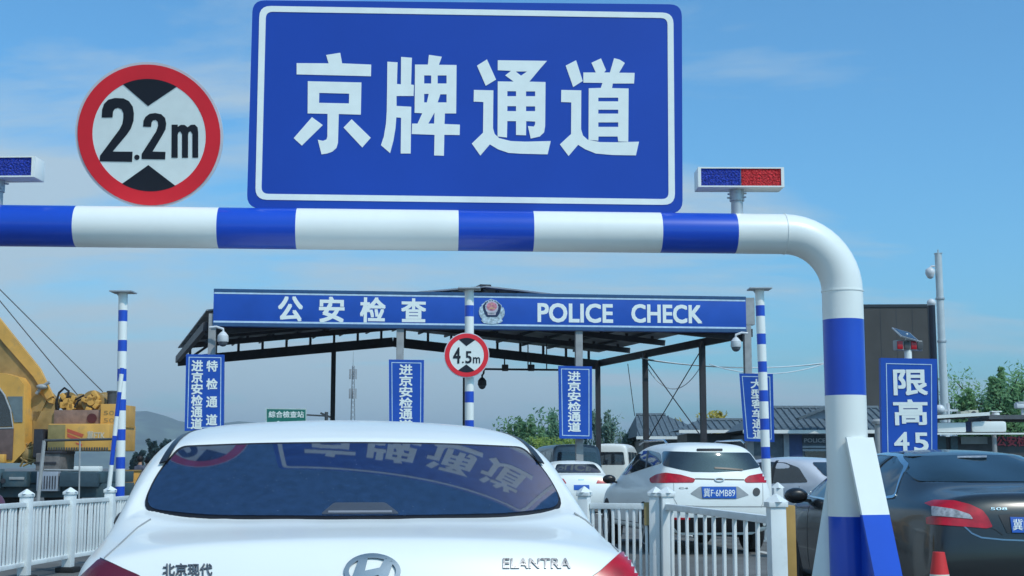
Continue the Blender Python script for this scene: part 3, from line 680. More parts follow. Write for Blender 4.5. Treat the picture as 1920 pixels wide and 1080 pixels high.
PG.decal('plate_lettering', None, M_LETW, 'cam', .015, sp=8, parent=np_, skirt=.002, mesh=text2d('冀H', 1898, 1930, 995, 974, 0))
PG.decal('lettering', None, M_CHROME, 'cam', .006, sp=8, skirt=.004, mesh=text2d('508', 1857, 1888, 957, 952, 0))
PG.line('boot_seam', [(1800, 985), (1862, 990), (1880, 1003)], 2, M_TRIM)
PG.line('brake_light', [(1795, 859), (1850, 858)], 3, M_LAMPW, off=.012)
PG.decal('lower_bumper', rounded(rect(-.75, .75, .27, .40), .03), M_TRIM, 'rear', .003)

# --- white SUV past the fence
sv_rear = [(.72, .12, .30), (.86, .05, .42), (.905, .0, .62), (.90, .03, .86), (.86, .08, 1.04), (.77, .23, 1.30), (.63, .35, 1.54), (.38, .24, 1.60), (0, .20, 1.615)]
sv_secs = [(.42, .28, .90, 1.06, .88, 1.66, .60, .04), (.75, .28, .92, 1.04, .90, 1.685, .60, .05), (1.4, .28, .92, 1.01, .90, 1.70, .60, .05), (2.0, .28, .92, 1.0, .90, 1.695, .60, .05), (2.5, .28, .92, .99, .90, 1.63, .61, .05), (2.95, .28, .92, .99, .90, 1.38, .66, .04), (3.3, .28, .915, 1.0, .89, 1.12, .70, .03), (3.8, .28, .90, .95, .86, 1.03, .66, .02), (4.2, .28, .84, .82, .80, .9, .55, .02)]
sv_front = [(.55, 4.28, .28), (.68, 4.36, .36), (.72, 4.41, .5), (.70, 4.40, .66), (.64, 4.34, .78), (.5, 4.33, .82), (.38, 4.33, .835), (.2, 4.34, .84), (0, 4.35, .84)]
SV = Car('white_sport_utility', 'white SUV with red tail lamps and blue number plate beyond the white picket fence', 'car', (3.08, 20.9, 0), R(9), car_body(sv_rear, sv_secs, sv_front, 6, 4, .05, .15, 4), M_CARW)
K6 = lambda p: crop(1020, 780, 3.6, p)
SV.decal('rear_window', rounded(K6([(800, 238), (1030, 245), (1385, 248), (1458, 348), (1330, 370), (1150, 380), (1000, 378), (920, 362), (800, 335)]), 5), M_GLASS2, 'cam', .006, sp=4)
SV.decal('side_window', rounded(K6([(452, 410), (560, 258), (620, 240), (720, 234), (786, 250), (796, 318), (690, 352), (560, 395)]), 4), M_GLASS2, 'cam', .006, sp=4)
SV.line('window_pillar', K6([(705, 235), (690, 350)]), 3, M_TRIM, off=.009)
SV.decal('side_window', rounded([(.75, 1.12), (.95, 1.5), (2.2, 1.56), (2.9, 1.3), (3.2, 1.05)], .06), M_GLASS2, 'right')
SV.decal('windscreen', rounded([(-.66, 1.1), (.66, 1.1), (.55, 1.58), (-.55, 1.58)], .06), M_GLASS2, 'front')
SV.decal('spoiler_light', rounded(K6([(1030, 222), (1205, 222), (1205, 238), (1030, 238)]), 2), M_TRIM, 'cam', .008, sp=4)
SV.decal('tail_light', rounded(K6([(712, 422), (760, 394), (820, 383), (920, 396), (1022, 425), (1010, 450), (722, 453)]), 3), M_LAMP, 'cam', .008, sp=3.5)
SV.decal('tail_light', rounded(K6([(1350, 430), (1380, 404), (1470, 388), (1526, 410), (1535, 450), (1362, 451)]), 3), M_LAMP, 'cam', .008, sp=3.5)
SV.line('trim_strip', K6([(1020, 424), (1180, 428), (1350, 431)]), 2, M_TRIM, off=.006)
SV.decal('emblem', None, M_BADGE, 'cam', .014, sp=4, mesh=flat2d([circ(1348.5, 900, 9.5, 24, 4.4), circ(1348.5, 900, 7, 24, 2.8)]))
SV.decal('emblem', K6(circ(1433, 513, 24, 16, 28)), M_DKGREY, 'cam', .01)
SV.decal('plate_recess', rounded(K6([(985, 525), (1050, 476), (1310, 476), (1385, 535), (1300, 560), (1060, 562)]), 3), mat('shadow_grey', (.3, .32, .33), .5), 'cam', .004)
pl = SV.decal('number_plate', K6([(1063, 478), (1295, 480), (1297, 557), (1070, 555)]), M_PLATE, 'cam', .014, sp=5)
SV.decal('plate_lettering', None, M_LETW, 'cam', .017, sp=5, parent=pl, skirt=.002, mesh=text2d('冀F·6MB89', 1319, 1377.5, 932, 916, 0))
SV.decal('lettering', None, M_DKGREY, 'cam', .008, sp=5, skirt=.002, mesh=text2d('C4', 1273, 1290, 917, 914, 0))
SV.line('rear_wiper', K6([(1150, 352), (1250, 358), (1340, 366)]), 3, M_TRIM, off=.016)
SV.line('tailgate_seam', K6([(875, 455), (878, 560), (900, 600)]), 1, M_GREY); SV.line('tailgate_seam', K6([(1476, 455), (1478, 580), (1465, 620)]), 1, M_GREY)
SV.line('bumper_crease', K6([(800, 600), (1100, 612), (1500, 612)]), 2, M_GREY)
SV.decal('lower_bumper', rounded([(-.86, .30), (.86, .30), (.88, .52), (.6, .56), (-.6, .56), (-.88, .52)], .04), M_TRIM, 'rear', .004)
SV.decal('reflector', rounded(rect(-.7, -.45, .53, .56), .01), M_LAMP, 'rear', .01)
for p in ('left', 'right'): SV.decal('sill_cladding', rounded(rect(1.25, 3.1, .3, .44), .03), M_TRIM, p, .004)
SV.wheels((.92, 3.55), .80, .36, .22)
for e in (-1, 1): SV.mirror(e, 2.95, 1.10, .89, M_TRIM); 
for e in (-1, 1):
    mb = MB(); mb.tube([(e * .62, .6, 1.66), (e * .62, .75, 1.715), (e * .62, 2.0, 1.72), (e * .62, 2.3, 1.67)], .016, 8); mb.to('roof_rail', M_CHROME, SV.root)

# --- three smaller cars farther back
def small_car(label, loc, yaw, paint, name='white_saloon', zs=1.0):
    c = Car(name, label, 'car', loc, yaw, car_body(el_rear, el_secs, el_front, 4, 4, .07, .15, 3), paint)
    c.root.scale = (1, 1, zs)
    c.decal('rear_window', rounded([(-.70, 1.135), (.70, 1.135), (.55, 1.385), (-.55, 1.385)], .06), M_GLASS2, 'rear', .008, fit=True)
    std_sedan(c)
    for e in (-1, 1):
        c.decal('tail_light', rounded([(e * .42, .84), (e * .80, .84), (e * .80, .97), (e * .5, .98)], .03), M_LAMP, 'rear', .006); c.mirror(e, 3.15, 1.03, .87, paint)
    c.decal('number_plate', rect(-.22, .22, .66, .80), M_PLATE, 'rear', .012)
    c.line('boot_badge', [(-.08, .95), (.08, .95)], .03, M_CHROME, 'rear', .006)
    return c
small_car('small white saloon under the canopy between the big white car and the SUV', (at(1089, 900, 40).x, 39.5, 0), R(6), M_CARW)
small_car('silver-white car seen past the right fence post with its side window showing', (at(1655, 900, 24.8).x, 24.8, 0), R(38), mat('car_silver', (.55, .56, .6), .28, vary=.02, coat=.7), name='silver_saloon')
def boxy(name, label, cat, loc, yaw, L, Wd, H, paint, glassz, hood=0, group=None):
    h = Wd / 2
    rear = [(h * .84, .1, .3), (h * .96, .03, .42), (h, 0, .62), (h, .02, .9), (h * .98, .04, H * .55), (h * .94, .08, H * .78), (h * .86, .14, H * .97), (h * .5, .12, H), (0, .1, H + .01)]
    secs = [(.3, .28, h, H * .55, h * .99, H + .02, h * .88, .04), (L * .5, .28, h, H * .55, h * .99, H + .03, h * .88, .04), (L - hood - .7, .28, h, H * .55, h * .99, H, h * .87, .04), (L - hood - .25, .28, h, H * .53, h * .98, H * (.72 if not hood else .60), h * .9, .03), (L - .25, .28, h * .97, H * .5, h * .94, H * .53, h * .7, .02)]
    fr = [(h * .7, L - .1, .28), (h * .86, L - .03, .38), (h * .9, L, .5), (h * .88, L, .62), (h * .84, L - .03, H * .44), (h * .7, L - .05, H * .47), (h * .5, L - .05, H * .48), (h * .3, L - .05, H * .485), (0, L - .05, H * .485)]
    c = Car(name, label, cat, loc, yaw, car_body(rear, secs, fr, 6, 4, .03, .1, 3), paint, group)
    c.decal('rear_window', rounded([(-h * .8, glassz[0]), (h * .8, glassz[0]), (h * .72, glassz[1]), (-h * .72, glassz[1])], .07), M_GLASS2, 'rear', .006)
    for p in ('left', 'right'):
        a = .35; 
        while a < L - hood - 1.0:
            c.decal('side_window', rounded(rect(a, min(a + .95, L - hood - .7), glassz[0], glassz[1]), .06), M_GLASS2, p, .006); a += 1.05
    c.decal('windscreen', rounded([(-h * .8, glassz[0] + .02), (h * .8, glassz[0] + .02), (h * .72, glassz[1]), (-h * .72, glassz[1])], .07), M_GLASS2, 'front', .006)
    for e in (-1, 1):
        c.decal('tail_light', rounded(rect(e * h * .86 - .07, e * h * .86 + .07, .75, 1.1), .03), M_LAMP, 'rear', .006)
    c.decal('number_plate', rect(-.22, .22, .62, .76), M_PLATE, 'rear', .01)
    c.wheels((.8, L - .85), h * .86, .33, .2)
    return c
boxy('grey_van', 'grey-blue van parked behind the third blue lane sign', 'van', (at(1082, 850, 47).x, 46.5, 0), R(10), 4.6, 1.8, 2.05, mat('van_grey', (.13, .15, .18), .35, coat=.4), (1.25, 1.8))
boxy('white_van', 'small white van farther back beside the dark canopy post', 'van', (at(1142, 850, 60).x, 60, 0), R(-12), 4.4, 1.7, 2.3, M_CARW, (1.4, 1.95))

# ------------------------------------------------------------------ white picket fences
def fence(label, posts, cap_h, rail_z, low_z, npk, pw, base=True, w=.018, sleeve=True):
    root = thing('picket_fence', label, 'fence', (posts[0][0], posts[0][1], 0), 0, 'white steel lane fences')
    o = Vector(root.location); P = [Vector((x, y, 0)) - o for x, y in posts]
    mb = MB(); h = pw / 2; mb.box(-h, h, -h, h, .0, cap_h - .09, bev=.006); pm = mb.mesh()
    mb = MB(); mb.box(-h - .012, h + .012, -h - .012, h + .012, cap_h - .09, cap_h - .055, bev=.005); mb.lathe([((h + .012) * 1.38, cap_h - .055), (h * .35, cap_h - .008), (.005, cap_h)], n=4)
    for v in mb.bm.verts:
        pass
    cm = mb.mesh()
    mb = MB(); mb.box(-h - .06, h + .06, -h - .06, h + .06, 0, .07, bev=.02); bmz = mb.mesh()
    pk = None
    for i, p in enumerate(P):
        q = P[i + 1] if i + 1 < len(P) else P[i - 1]; d = (q - p).normalized(); ang = math.atan2(d.y, d.x)
        po = link('post', pm, M_FENCE, root, p, (R(random.uniform(-.6, .6)), R(random.uniform(-.6, .6)), ang + R(random.uniform(-3, 3)))); link('post_cap', cm, M_FENCE, po, (0, 0, 0), (0, 0, 0))
        if base: link('post_foot', bmz, M_RUB, po, (0, 0, 0))
    for i in range(len(P) - 1):
        if npk[i] == 0: continue
        d = (P[i + 1] - P[i]).normalized(); a = P[i] + d * (h + .0); b = P[i + 1] - d * (h + .0); L = (b - a).length; ang = math.atan2(d.y, d.x)
        for nm, z, hh in (('top_rail', rail_z, .055), ('bottom_rail', low_z, .05)):
            mb = MB(); mb.box(0, L, -.024, .024, z - hh, z, bev=.006); mb.to(nm, M_FENCE, root, loc=a, rot=(0, 0, ang))
        mb = MB(); mb.box(-w, w, -.012, .012, low_z - .004, rail_z - .05, bev=.005); pk = mb.mesh()
        for k in range(npk[i]):
            link('picket', pk, M_FENCE, root, a + d * L * (k + .5 + random.uniform(-.05, .05)) / npk[i], (R(random.uniform(-.4, .4)), R(random.uniform(-.5, .5)), ang + R(random.uniform(-4, 4))))
        for e, pp in ((1, b),) if sleeve else ():
            mb = MB(); mb.box(-.024, .024, -.03, .03, rail_z - .2, rail_z + .01); mb.to('hinge_sleeve', mat('brass_sleeve', (.30, .23, .10), .5), root, loc=pp + d * (-.026), rot=(0, 0, ang))
    return root
lf = [(-5.66, 13.2), (-5.62, 14.8), (-5.6, 16.2), (-5.54, 17.6), (-5.42, 18.9), (-5.46, 20.6), (-5.6, 22.2)]
fence('long white picket fence in the lower left corner before the yellow crane', lf, 1.05, .90, .22, [12] * 6, .118, sleeve=False)
A_ = at(1249, 912, 13.0); B_ = at(1456, 925, 9.6); A2 = at(1228, 912, 13.05); P0 = at(1097, 912, 13.3)
fence('white picket fence panel at right running toward the viewer in front of the SUV', [(A_.x, A_.y), (B_.x, B_.y)], 1.12, .965, .2, [11], .11, w=.024)
fence('short white picket fence panel between the big white car and the SUV', [(P0.x, P0.y), (A2.x, A2.y)], 1.12, .965, .2, [9], .10, w=.012)
pf = at(1458, 906, 15); mb = MB(); mb.box(-.05, .05, -.05, .05, 0, 1.08, bev=.006); mb.lathe([(.075, 1.08), (.02, 1.13), (.004, 1.14)], n=4)
tag(mb.to('fence_post', M_FENCE, loc=(pf.x, pf.y, 0)), 'lone white post just behind the nearest fence post on the right', 'fence post')
# yellow sand barrel block beside the fence
yb = at(1477, 985, 11.2); mb = MB(); mb.box(-.045, .045, -.1, .1, 0, 1.0, bev=.01); mb.box(-.06, .06, -.12, .12, 0, .05); tag(mb.to('gate_stop', mat('ochre_board', (.42, .25, .07), .6), loc=(yb.x, yb.y, 0)), 'narrow ochre board standing right beside the nearest fence post', 'board')

# traffic cone
tc_ = at(1760, 1035, 9.75); cn = thing('traffic_cone', 'red and white traffic cone in front of the dark saloon', 'traffic cone', (tc_.x, tc_.y, 0))
zt = tc_.z
mb = MB(); mb.box(-.19, .19, -.19, .19, 0, .04, bev=.012); mb.to('cone_base', M_RUB, cn)
cr_ = lambda z: .15 - (.15 - .04) * (z - .04) / (zt - .04)
for nm, z0, z1, m in (('red_band', zt - .15, zt, mat('cone_red', (.62, .03, .03), .5)), ('white_band', zt - .33, zt - .15, mat('cone_white', (.62, .6, .55), .6)), ('red_band', zt - .47, zt - .33, MATS['cone_red']), ('white_band', .04, zt - .47, MATS['cone_white'])):
    mb = MB(); mb.lathe([(cr_(z0), z0), (cr_(z1), z1)], n=28); mb.to(nm, m, cn)

# ------------------------------------------------------------------ striped 4.5 m poles
def spole(px_t, py_t, px_b, py_b, d, label, stripes, r=.082):
    t = at(px_t, py_t, d); b = at(px_b, py_b, d); k = (t.z - 0) / (t.z - b.z); base = t + (b - t) * k
    root = thing('striped_pole', label, 'striped pole', (base.x, base.y, 0), 0, 'blue and white height limit poles')
    top = t - base; pts = [top * 0]; mi = []
    def onp(py):
        z = at(px_t, py, d).z; return top * (z / top.z)
    ys = sorted(stripes, key=lambda s: -s[0]); pts = [Vector((0, 0, 0))]; mis = []
    for a, bb in ys:              # a lower edge (larger py), bb upper edge
        p, q = onp(a), onp(bb)
        if p.z > pts[-1].z + .01: pts.append(p); mis.append(0)
        pts.append(q); mis.append(1)
    pts.append(top); mis.append(0)
    mb = MB(); mb.tube(pts, r, 20, mis=mis + [0]); mb.to('pole_shaft', [M_WHITE, M_BLUE], root, 50)
    mb = MB(); mb.box(-.2, .2, -.2, .2, top.z, top.z + .022); mb.prism([(-.14, 0, top.z), (0, 0, top.z), (0, 0, top.z - .16)], (0, .01, 0)); mb.to('top_plate', M_GALV, root, loc=(top.x, top.y, 0))
    mb = MB(); mb.box(-.2, .2, -.2, .2, 0, .02); mb.to('base_plate', M_GALV, root)
    return root, top
spole(231, 549, 225, 920, 25, 'blue and white striped pole standing beside the yellow crane at left', [(603, 582), (659, 638), (715, 692), (770, 749), (826, 805), (879, 857), (934, 912)])
spole(880, 543, 880, 790, 25, 'central blue and white striped pole carrying the 4.5 m sign', [(594, 573), (755, 734), (810, 788)])
spole(1424, 543, 1437, 885, 25, 'blue and white striped pole at right in front of the fourth lane sign', [(593, 573), (646, 626), (698, 678), (753, 732), (806, 785), (860, 838)])
# raised barrier arm
a0, a1 = at(229, 690, 24), at(204, 918, 24); mb = MB(); pts = [a1.lerp(a0, t) for t in (0, .06, .2, .44, .6, .8, .95, 1)]
tb = thing('barrier_arm', 'slim raised red-white-free striped arm leaning against the left striped pole', 'barrier', (a1.x, a1.y, 0)); tb['label'] = 'slim leaning blue and white barrier arm beside the left striped pole'
base = Vector((a1.x, a1.y, 0)); kx = [p - base for p in [a1 + (a1 - a0) * .30] + pts]
mb.tube(kx, .038, 14, mis=[0, 0, 0, 1, 0, 1, 0, 1, 1]); mb.to('arm', [M_WHITE, M_BLUE], tb)
mb = MB(); mb.box(-.2, .12, -.15, .15, 0, .72, bev=.02); mb.to('barrier_cabinet', M_SLATE, tb)
# 4.5 m sign
p = at(875, 666, 24.85); r45 = thing('height_limit_sign', 'small round red-rimmed 4.5 m height limit sign on the central striped pole', 'road sign', p, R(2))
f45 = Frame(r45); c = f45(875, 666); rr = f45(917.5, 666)[0] - c[0]; K7 = lambda p: crop(720, 520, 3.6, p)
link('sign_plate', upright(flat2d([circ(c[0], c[1], rr, 48)], .01)), MATS['sign_rim'], r45)
link('sign_face', upright(flat2d([circ(c[0], c[1], rr * .79, 48)], .002), -.013), M_LETW, r45)
link('red_ring', upright(flat2d([circ(c[0], c[1], rr * .96, 48), circ(c[0], c[1], rr * .76, 48)], .002), -.016), M_RED, r45)
def tfit(Fm, s, x0, x1, y0, y1, bold=.03, ext=.002): 
    a, b = Fm(x0, y1), Fm(x1, y0); return text2d(s, a[0], b[0], a[1], b[1], bold, ext)
tri = limit_marks(None, None, c, rr * .765)
link('sign_lettering', upright(joinm([tfit(f45, '4', 850, 863, 652, 681, .022), tfit(f45, '5', 873, 884, 659, 681, .02), tfit(f45, 'm', 887, 900, 670, 681, .02), flat2d([circ(*f45(868, 679.5), .016, 12)], .001)] + [flat2d([t], .001) for t in tri]), -.0185), M_BLACK, r45)
mb = MB(); mb.box(c[0] + .0, c[0] + .1, .01, .06, c[1] - .3, c[1] + .3); mb.to('back_bracket', M_GALV, r45)

# ------------------------------------------------------------------ police check canopy
FL = at(400, 577, 42.0); FR = at(1399, 590, 44.0); fdir = Vector((FR.x - FL.x, FR.y - FL.y, 0)); FW = fdir.length; fdir.normalize(); FYAW = math.atan2(fdir.y, fdir.x)
cp = thing('check_canopy', 'dark steel police check canopy with a long blue fascia board', 'canopy', (FL.x, FL.y, 0), FYAW)
cF = Frame(cp); CI = cF.I
FZ0 = (cF(400, 612)[1] + cF(1399, 622)[1]) / 2; FZ1 = (cF(400, 541)[1] + cF(1399, 557)[1]) / 2
mb = MB(); mb.box(0, FW, 0, .35, FZ0, FZ1, bev=.01); fa = mb.to('fascia', M_SIGNB2, cp)
mb = MB()
for z in (FZ0 + .105, FZ1 - .15): mb.box(.02, FW - .02, -.006, -.001, z, z + .055)
mb.to('fascia_line', mat('pale_blue_line', (.50, .66, .78), .5), fa)
mb = MB(); mb.box(0, FW, -.02, -.001, FZ1 - .085, FZ1 + .004); mb.box(0, FW, -.02, -.001, FZ0 - .004, FZ0 + .09); mb.to('fascia_edge', mat('edge_blue', (.025, .085, .20), .5), fa)
mb = MB(); mb.box(FW + .002, FW + .3, .05, .34, FZ0 + .25, FZ1 - .02); mb.to('fascia_return', M_GREY, fa)
ls = [('公', 522, 567, 557, 601), ('安', 599, 645, 558, 603), ('检', 676, 722, 559, 603), ('查', 753, 798, 561, 602.5)]
for l in ls: link('character', upright(tfit(cF, *l, bold=.03, ext=.006), -.001), M_LETW, fa)
for l in (('POLICE', 1009, 1148, 571, 603), ('CHECK', 1185, 1315, 573, 604)): link('word', upright(tfit(cF, *l, bold=.035, ext=.006), -.001), M_LETW, fa)
# police emblem
K8 = lambda p: [cF(*q) for q in crop(860, 540, 10.8, p)]
eb = [(655, 218), (700, 240), (760, 255), (800, 290), (870, 350), (865, 380), (905, 395), (930, 460), (930, 540), (900, 600), (870, 635), (893, 668), (850, 705), (760, 725), (670, 733), (580, 725), (500, 705), (455, 660), (475, 630), (440, 590), (412, 530), (408, 460), (430, 385), (460, 375), (465, 335), (500, 310), (545, 265), (600, 248)]
em_ = link('police_emblem', upright(flat2d([K8(eb)], .01), -.012), mat('badge_silver', (.42, .52, .58), .4, vary=.45, scale=14), fa)
sh = [(655, 240), (750, 262), (800, 310), (855, 355), (850, 440), (825, 520), (775, 585), (570, 585), (530, 530), (500, 450), (487, 360), (545, 290), (600, 258)]
link('emblem_shield', upright(flat2d([K8(sh)], .004), -.027), mat('badge_navy', (.015, .03, .09), .5), em_)
link('emblem_disc', upright(joinm([flat2d([K8(circ(668, 400, 130, 28, 135))], .003), flat2d([K8([(580, 500), (755, 500), (745, 548), (590, 548)])], .003)]), -.035), mat('badge_pale', (.55, .5, .58), .5), em_)
link('emblem_centre', upright(flat2d([K8(circ(668, 378, 105, 24, 85))], .003), -.042), mat('badge_red', (.55, .20, .26), .5, vary=.4, scale=12), em_)
link('emblem_wreath', upright(joinm([flat2d([K8([(668 + r * math.cos(a), 385 + r * 1.02 * math.sin(a)) for a, r in ((R(b0), 112), (R(b0 + 9), 128), (R(b0), 150 if False else 138), (R(b0 - 9), 128))])], .002) for b0 in range(0, 360, 24)]), -.043), MATS['badge_silver'], em_)
star = lambda cx, cy, r: [(cx + (r if k % 2 == 0 else r * .42) * math.sin(k * math.pi / 5), cy - (r if k % 2 == 0 else r * .42) * math.cos(k * math.pi / 5)) for k in range(10)]
link('emblem_stars', upright(joinm([flat2d([K8(star(668, 335, 24))], .001)] + [flat2d([K8(star(x, y, 11))], .001) for x, y in ((615, 372), (645, 383), (691, 383), (721, 372))] + [flat2d([K8([(600, 425), (620, 408), (640, 408), (650, 395), (690, 395), (700, 408), (720, 408), (738, 425)])], .001)]), -.047), mat('badge_gold', (.6, .42, .22), .5), em_)
# roof: skewed gable running back from the fascia
Bk = CI.to_3x3() @ Vector((-3.95 - .1, 13.3, 0))         # direction of the eaves, local
EZ, RZ = 6.05, 6.92; cx = FW / 2 + .2; ov = .25
def rp(u, t, dz=0):   # u 0..1 across, t 0..1 back
    x = -ov + (FW + 2 * ov) * u; z = EZ + (RZ - EZ) * (1 - abs(2 * u - 1)); return Vector((x, .4, z + dz)) + Bk * t
mb = MB()
for u0, u1 in ((0, .5), (.5, 1)):
    n = 12
    for i in range(n):
        a, b = u0 + (u1 - u0) * i / n, u0 + (u1 - u0) * (i + 1) / n
        mb.prism([rp(a, -.01, 0), rp(b, -.01, 0), rp(b, 1, 0), rp(a, 1, 0)], (0, 0, .045))
mb.to('roof_sheet', mat('roof_steel', (.26, .28, .30), .55, vary=.3, scale=1.2), cp, 10)
for i, t in enumerate((0.02, .25, .5, .75, .99)):
    for (a, b) in ((0, .5), (.5, 1)):
        mb = MB(); far = i in (0, 4); zz = -.54 if far else -.20; p, q = rp(a, t, zz), rp(b, t, zz); mb.beam(p, q, .14, .38 if far else .20)
        for k in range(9):
            c = rp(a + (b - a) * (k + .5) / 9, t, 0); mb.beam(c + Vector((0, 0, -.36 if far else -.11)), c + Vector((0, 0, -.005)), .10, .08)
        mb.to('roof_beam', M_DARK, cp)
for k in range(1, 16):
    u = k / 16
    mb = MB(); mb.beam(rp(u, 0, -.055), rp(u, 1, -.055), .06, .09); mb.to('purlin', M_DKGREY if k % 2 else M_DARK, cp)
for u in (0.0, 1.0):
    mb = MB(); mb.beam(rp(u, 0, -.46), rp(u, 1, -.46), .16, .26); mb.to('eaves_beam', M_DARK, cp)
mb = MB(); mb.beam(rp(.5, -.01, .06), rp(.5, 1, .06), .35, .05); mb.to('ridge_cap', M_DARK, cp)
def gpost(P, w, m, nm, ztop):
    mb = MB(); mb.box(-w / 2, w / 2, -w / 2, w / 2, 0, ztop); mb.box(-w / 2 - .08, w / 2 + .08, -w / 2 - .08, w / 2 + .08, 0, .03); mb.to(nm, m, cp, loc=P)
for px in (395, 750, 1087, 1405):
    x = cF(px, 700)[0]; gpost(Vector((x, .17, 0)), .22, M_GREY, 'front_post', FZ0 - .003 if 400 < px < 1399 else EZ - .1)
for u, t in ((1.0, .25), (1.0, .62), (1.0, .99), (.36, .985), (.672, .985), (.07, .985), (.05, .5)):
    p = rp(u, t); gpost(Vector((p.x - (.1 if u == 1 else 0), p.y, 0)), .19, M_DARK, 'roof_post', p.z - .45)
for u0, t0, u1, t1 in ((1, .27, 1, .60),):
    for (za, zb) in ((5.2, 2.4), (2.4, 5.2)):
        mb = MB(); a, b = rp(u0, t0), rp(u1, t1); mb.tube([(a.x - .1, a.y, za), (b.x - .1, b.y, zb)], .02, 6); mb.to('cross_brace', M_DARK, cp)
for px, py in ((390, 640),):
    pass
# knee brackets on the left outer edge
for t in (.05, .5):
    p = rp(0, t); mb = MB(); mb.beam((p.x + .05, p.y, p.z - .9), (p.x + .9, p.y, p.z - .28), .08, .08); mb.to('knee_brace', M_DARK, cp)
# hanging lamps under the roof and the camera rail
for px, py in ((590, 640), (700, 628), (945, 655), (1015, 630), (1180, 640)):
    t = .35; x = cF(px, py)[0] - 1.0; u = (x + ov) / (FW + 2 * ov); p = rp(u, t, -.14)
    mb = MB(); mb.box(-.35, .35, -.12, .12, -.14, 0, bev=.02); mb.to('canopy_lamp', mat('lamp_case', (.32, .34, .34), .5), cp, loc=p)

def dome(px, py, d, label, m, arm, r=None, hang=None):
    c = at(px, py, d); r = r or .15; t = thing('dome_camera', label, 'security camera', c, 0, 'dome security cameras')
    mb = MB(); mb.lathe([(r * .35, r * 1.7), (r * .55, r * 1.5), (r * .95, r * 1.0), (r, 0), (r * .95, -.1 * r)], n=20); mb.to('housing', m, t)
    mb = MB(); mb.ball((0, 0, -.1 * r), r * .85, n=16, sc=(1, 1, 1.0)); mb.to('lens_dome', mat('dome_glass', (.12, .13, .15), .1), t, 60)
    mb = MB(); mb.tube([(0, 0, r * 1.65), (0, 0, r * 2.2), (arm[0] * .5, arm[1] * .5, r * 2.6), arm], r * .22, 8); mb.to('camera_arm', m, t)
M_CAMW = mat('camera_white', (.62, .64, .66), .35)
dome(418, 640, 41.8, 'white dome camera at the left end of the canopy above the first lane sign', M_CAMW, (-.42, 0, .42), .17)
dome(1380, 650, 43.6, 'white dome camera at the right end of the canopy', M_CAMW, (.38, 0, .42), .17)
dome(904, 722, 50, 'black dome camera hanging under the canopy beside the 4.5 m sign', M_DARK, (.10, 0, .9), .16)
# camera rail under the far beam
a, b = at(905, 692, 50), at(1085, 694, 51); rl = thing('camera_rail', 'thin dark rail slung under the canopy with two small cameras', 'rail', a)
mb = MB(); mb.beam((0, 0, 0), b - a, .07, .07)
for px in (908, 990, 1025, 1080):
    q = at(px, 692, 50.4) - a; mb.beam((q.x, q.y, 0), (q.x, q.y, .95), .04, .04)
mb.to('rail_bar', M_DARK, rl)
for px in (946, 995):
    q = at(px, 688, 50.4) - a; mb = MB(); mb.box(-.1, .14, -.25, .15, .0, .22, bev=.03); mb.beam((0, 0, .2), (0, 0, .5), .05, .05); mb.to('bullet_camera', M_DARK, rl, loc=(q.x, q.y, -.04))

# ------------------------------------------------------------------ vertical lane signs
def vsign(corners, d, label, cols, yaw, border=5, blur=0):
    cxp = sum(c[0] for c in corners) / 4; cyp = sum(c[1] for c in corners) / 4
    t = thing('lane_board', label, 'lane sign', at(cxp, cyp, d), yaw, 'blue vertical lane boards'); f = Frame(t)
    pl = f.poly(corners); link('board', upright(flat2d([pl], .06), .06), M_SIGNB2, t)
    def ins(k):
        (a, b, c, e) = corners; return f.poly([(a[0] + k, a[1] + k), (b[0] - k, b[1] + k), (c[0] - k, c[1] - k), (e[0] + k, e[1] - k)])
    link('board_border', upright(flat2d([ins(border), ins(border + 1.4)], .002), -.003), MATS['pale_blue_line'], t)
    ms = []
    for s, x0, x1, y0, y1, gap, sk in cols:
        n = len(s); h = (y1 - y0 + gap) / n
        for i, ch in enumerate(s):
            ya = y0 + i * h; dx_ = sk * (ya - y0) / (y1 - y0)
            ms.append(tfit(f, ch, x0 + dx_, x1 + dx_, ya, ya + h - gap, .03, .006))
    link('board_lettering', upright(joinm(ms), -.002), M_LETW, t); return t
vsign([(349, 664), (420, 665), (419, 806), (346, 808)], 41.6, 'blue lane board with two columns of white characters at the left end of the canopy', [('进京安检通道', 359.5, 380.5, 676, 804, 2, -1.5), ('特检通道', 387.5, 408, 676.5, 797, 14, -1)], R(2))
vsign([(729, 674), (795, 675), (794, 832), (730, 830)], 42.4, 'blue lane board reading 进京安检通道 rising above the white saloon roof', [('进京安检通道', 749, 773, 684, 806, 2, 0)], R(3))
vsign([(1047, 686), (1110, 687), (1110, 823), (1049, 822)], 43.1, 'blue lane board reading 进京安检通道 on the canopy post above the grey van', [('进京安检通道', 1065, 1088, 697, 809, 2, .5)], R(3))
vsign([(1386, 700), (1449, 701), (1452, 829), (1396, 827)], 43.6, 'blue lane board reading 大型客车通道 half hidden by the right striped pole', [('大型客车通道', 1408, 1429, 711, 822, 2, 5)], R(-12))
h4 = vsign([(1651, 671), (1757, 673), (1758, 905), (1655, 900)], 19.0, 'blue board reading 限高 4.5 above the dark saloon roof', [('限', 1677, 1737, 694, 740, 0, 0), ('高', 1677, 1737, 750, 796, 0, 0), ('4', 1678, 1703, 811, 846, 0, 0), ('5', 1715, 1739, 812, 846, 0, 0)], R(-3), 10)
f = Frame(h4)
mb = MB(); b_ = f(1706, 905); mb.box(b_[0] - .07, b_[0] + .07, .07, .2, -h4.location.z, b_[1] + .5); mb.to('support_post', M_GALV, h4)
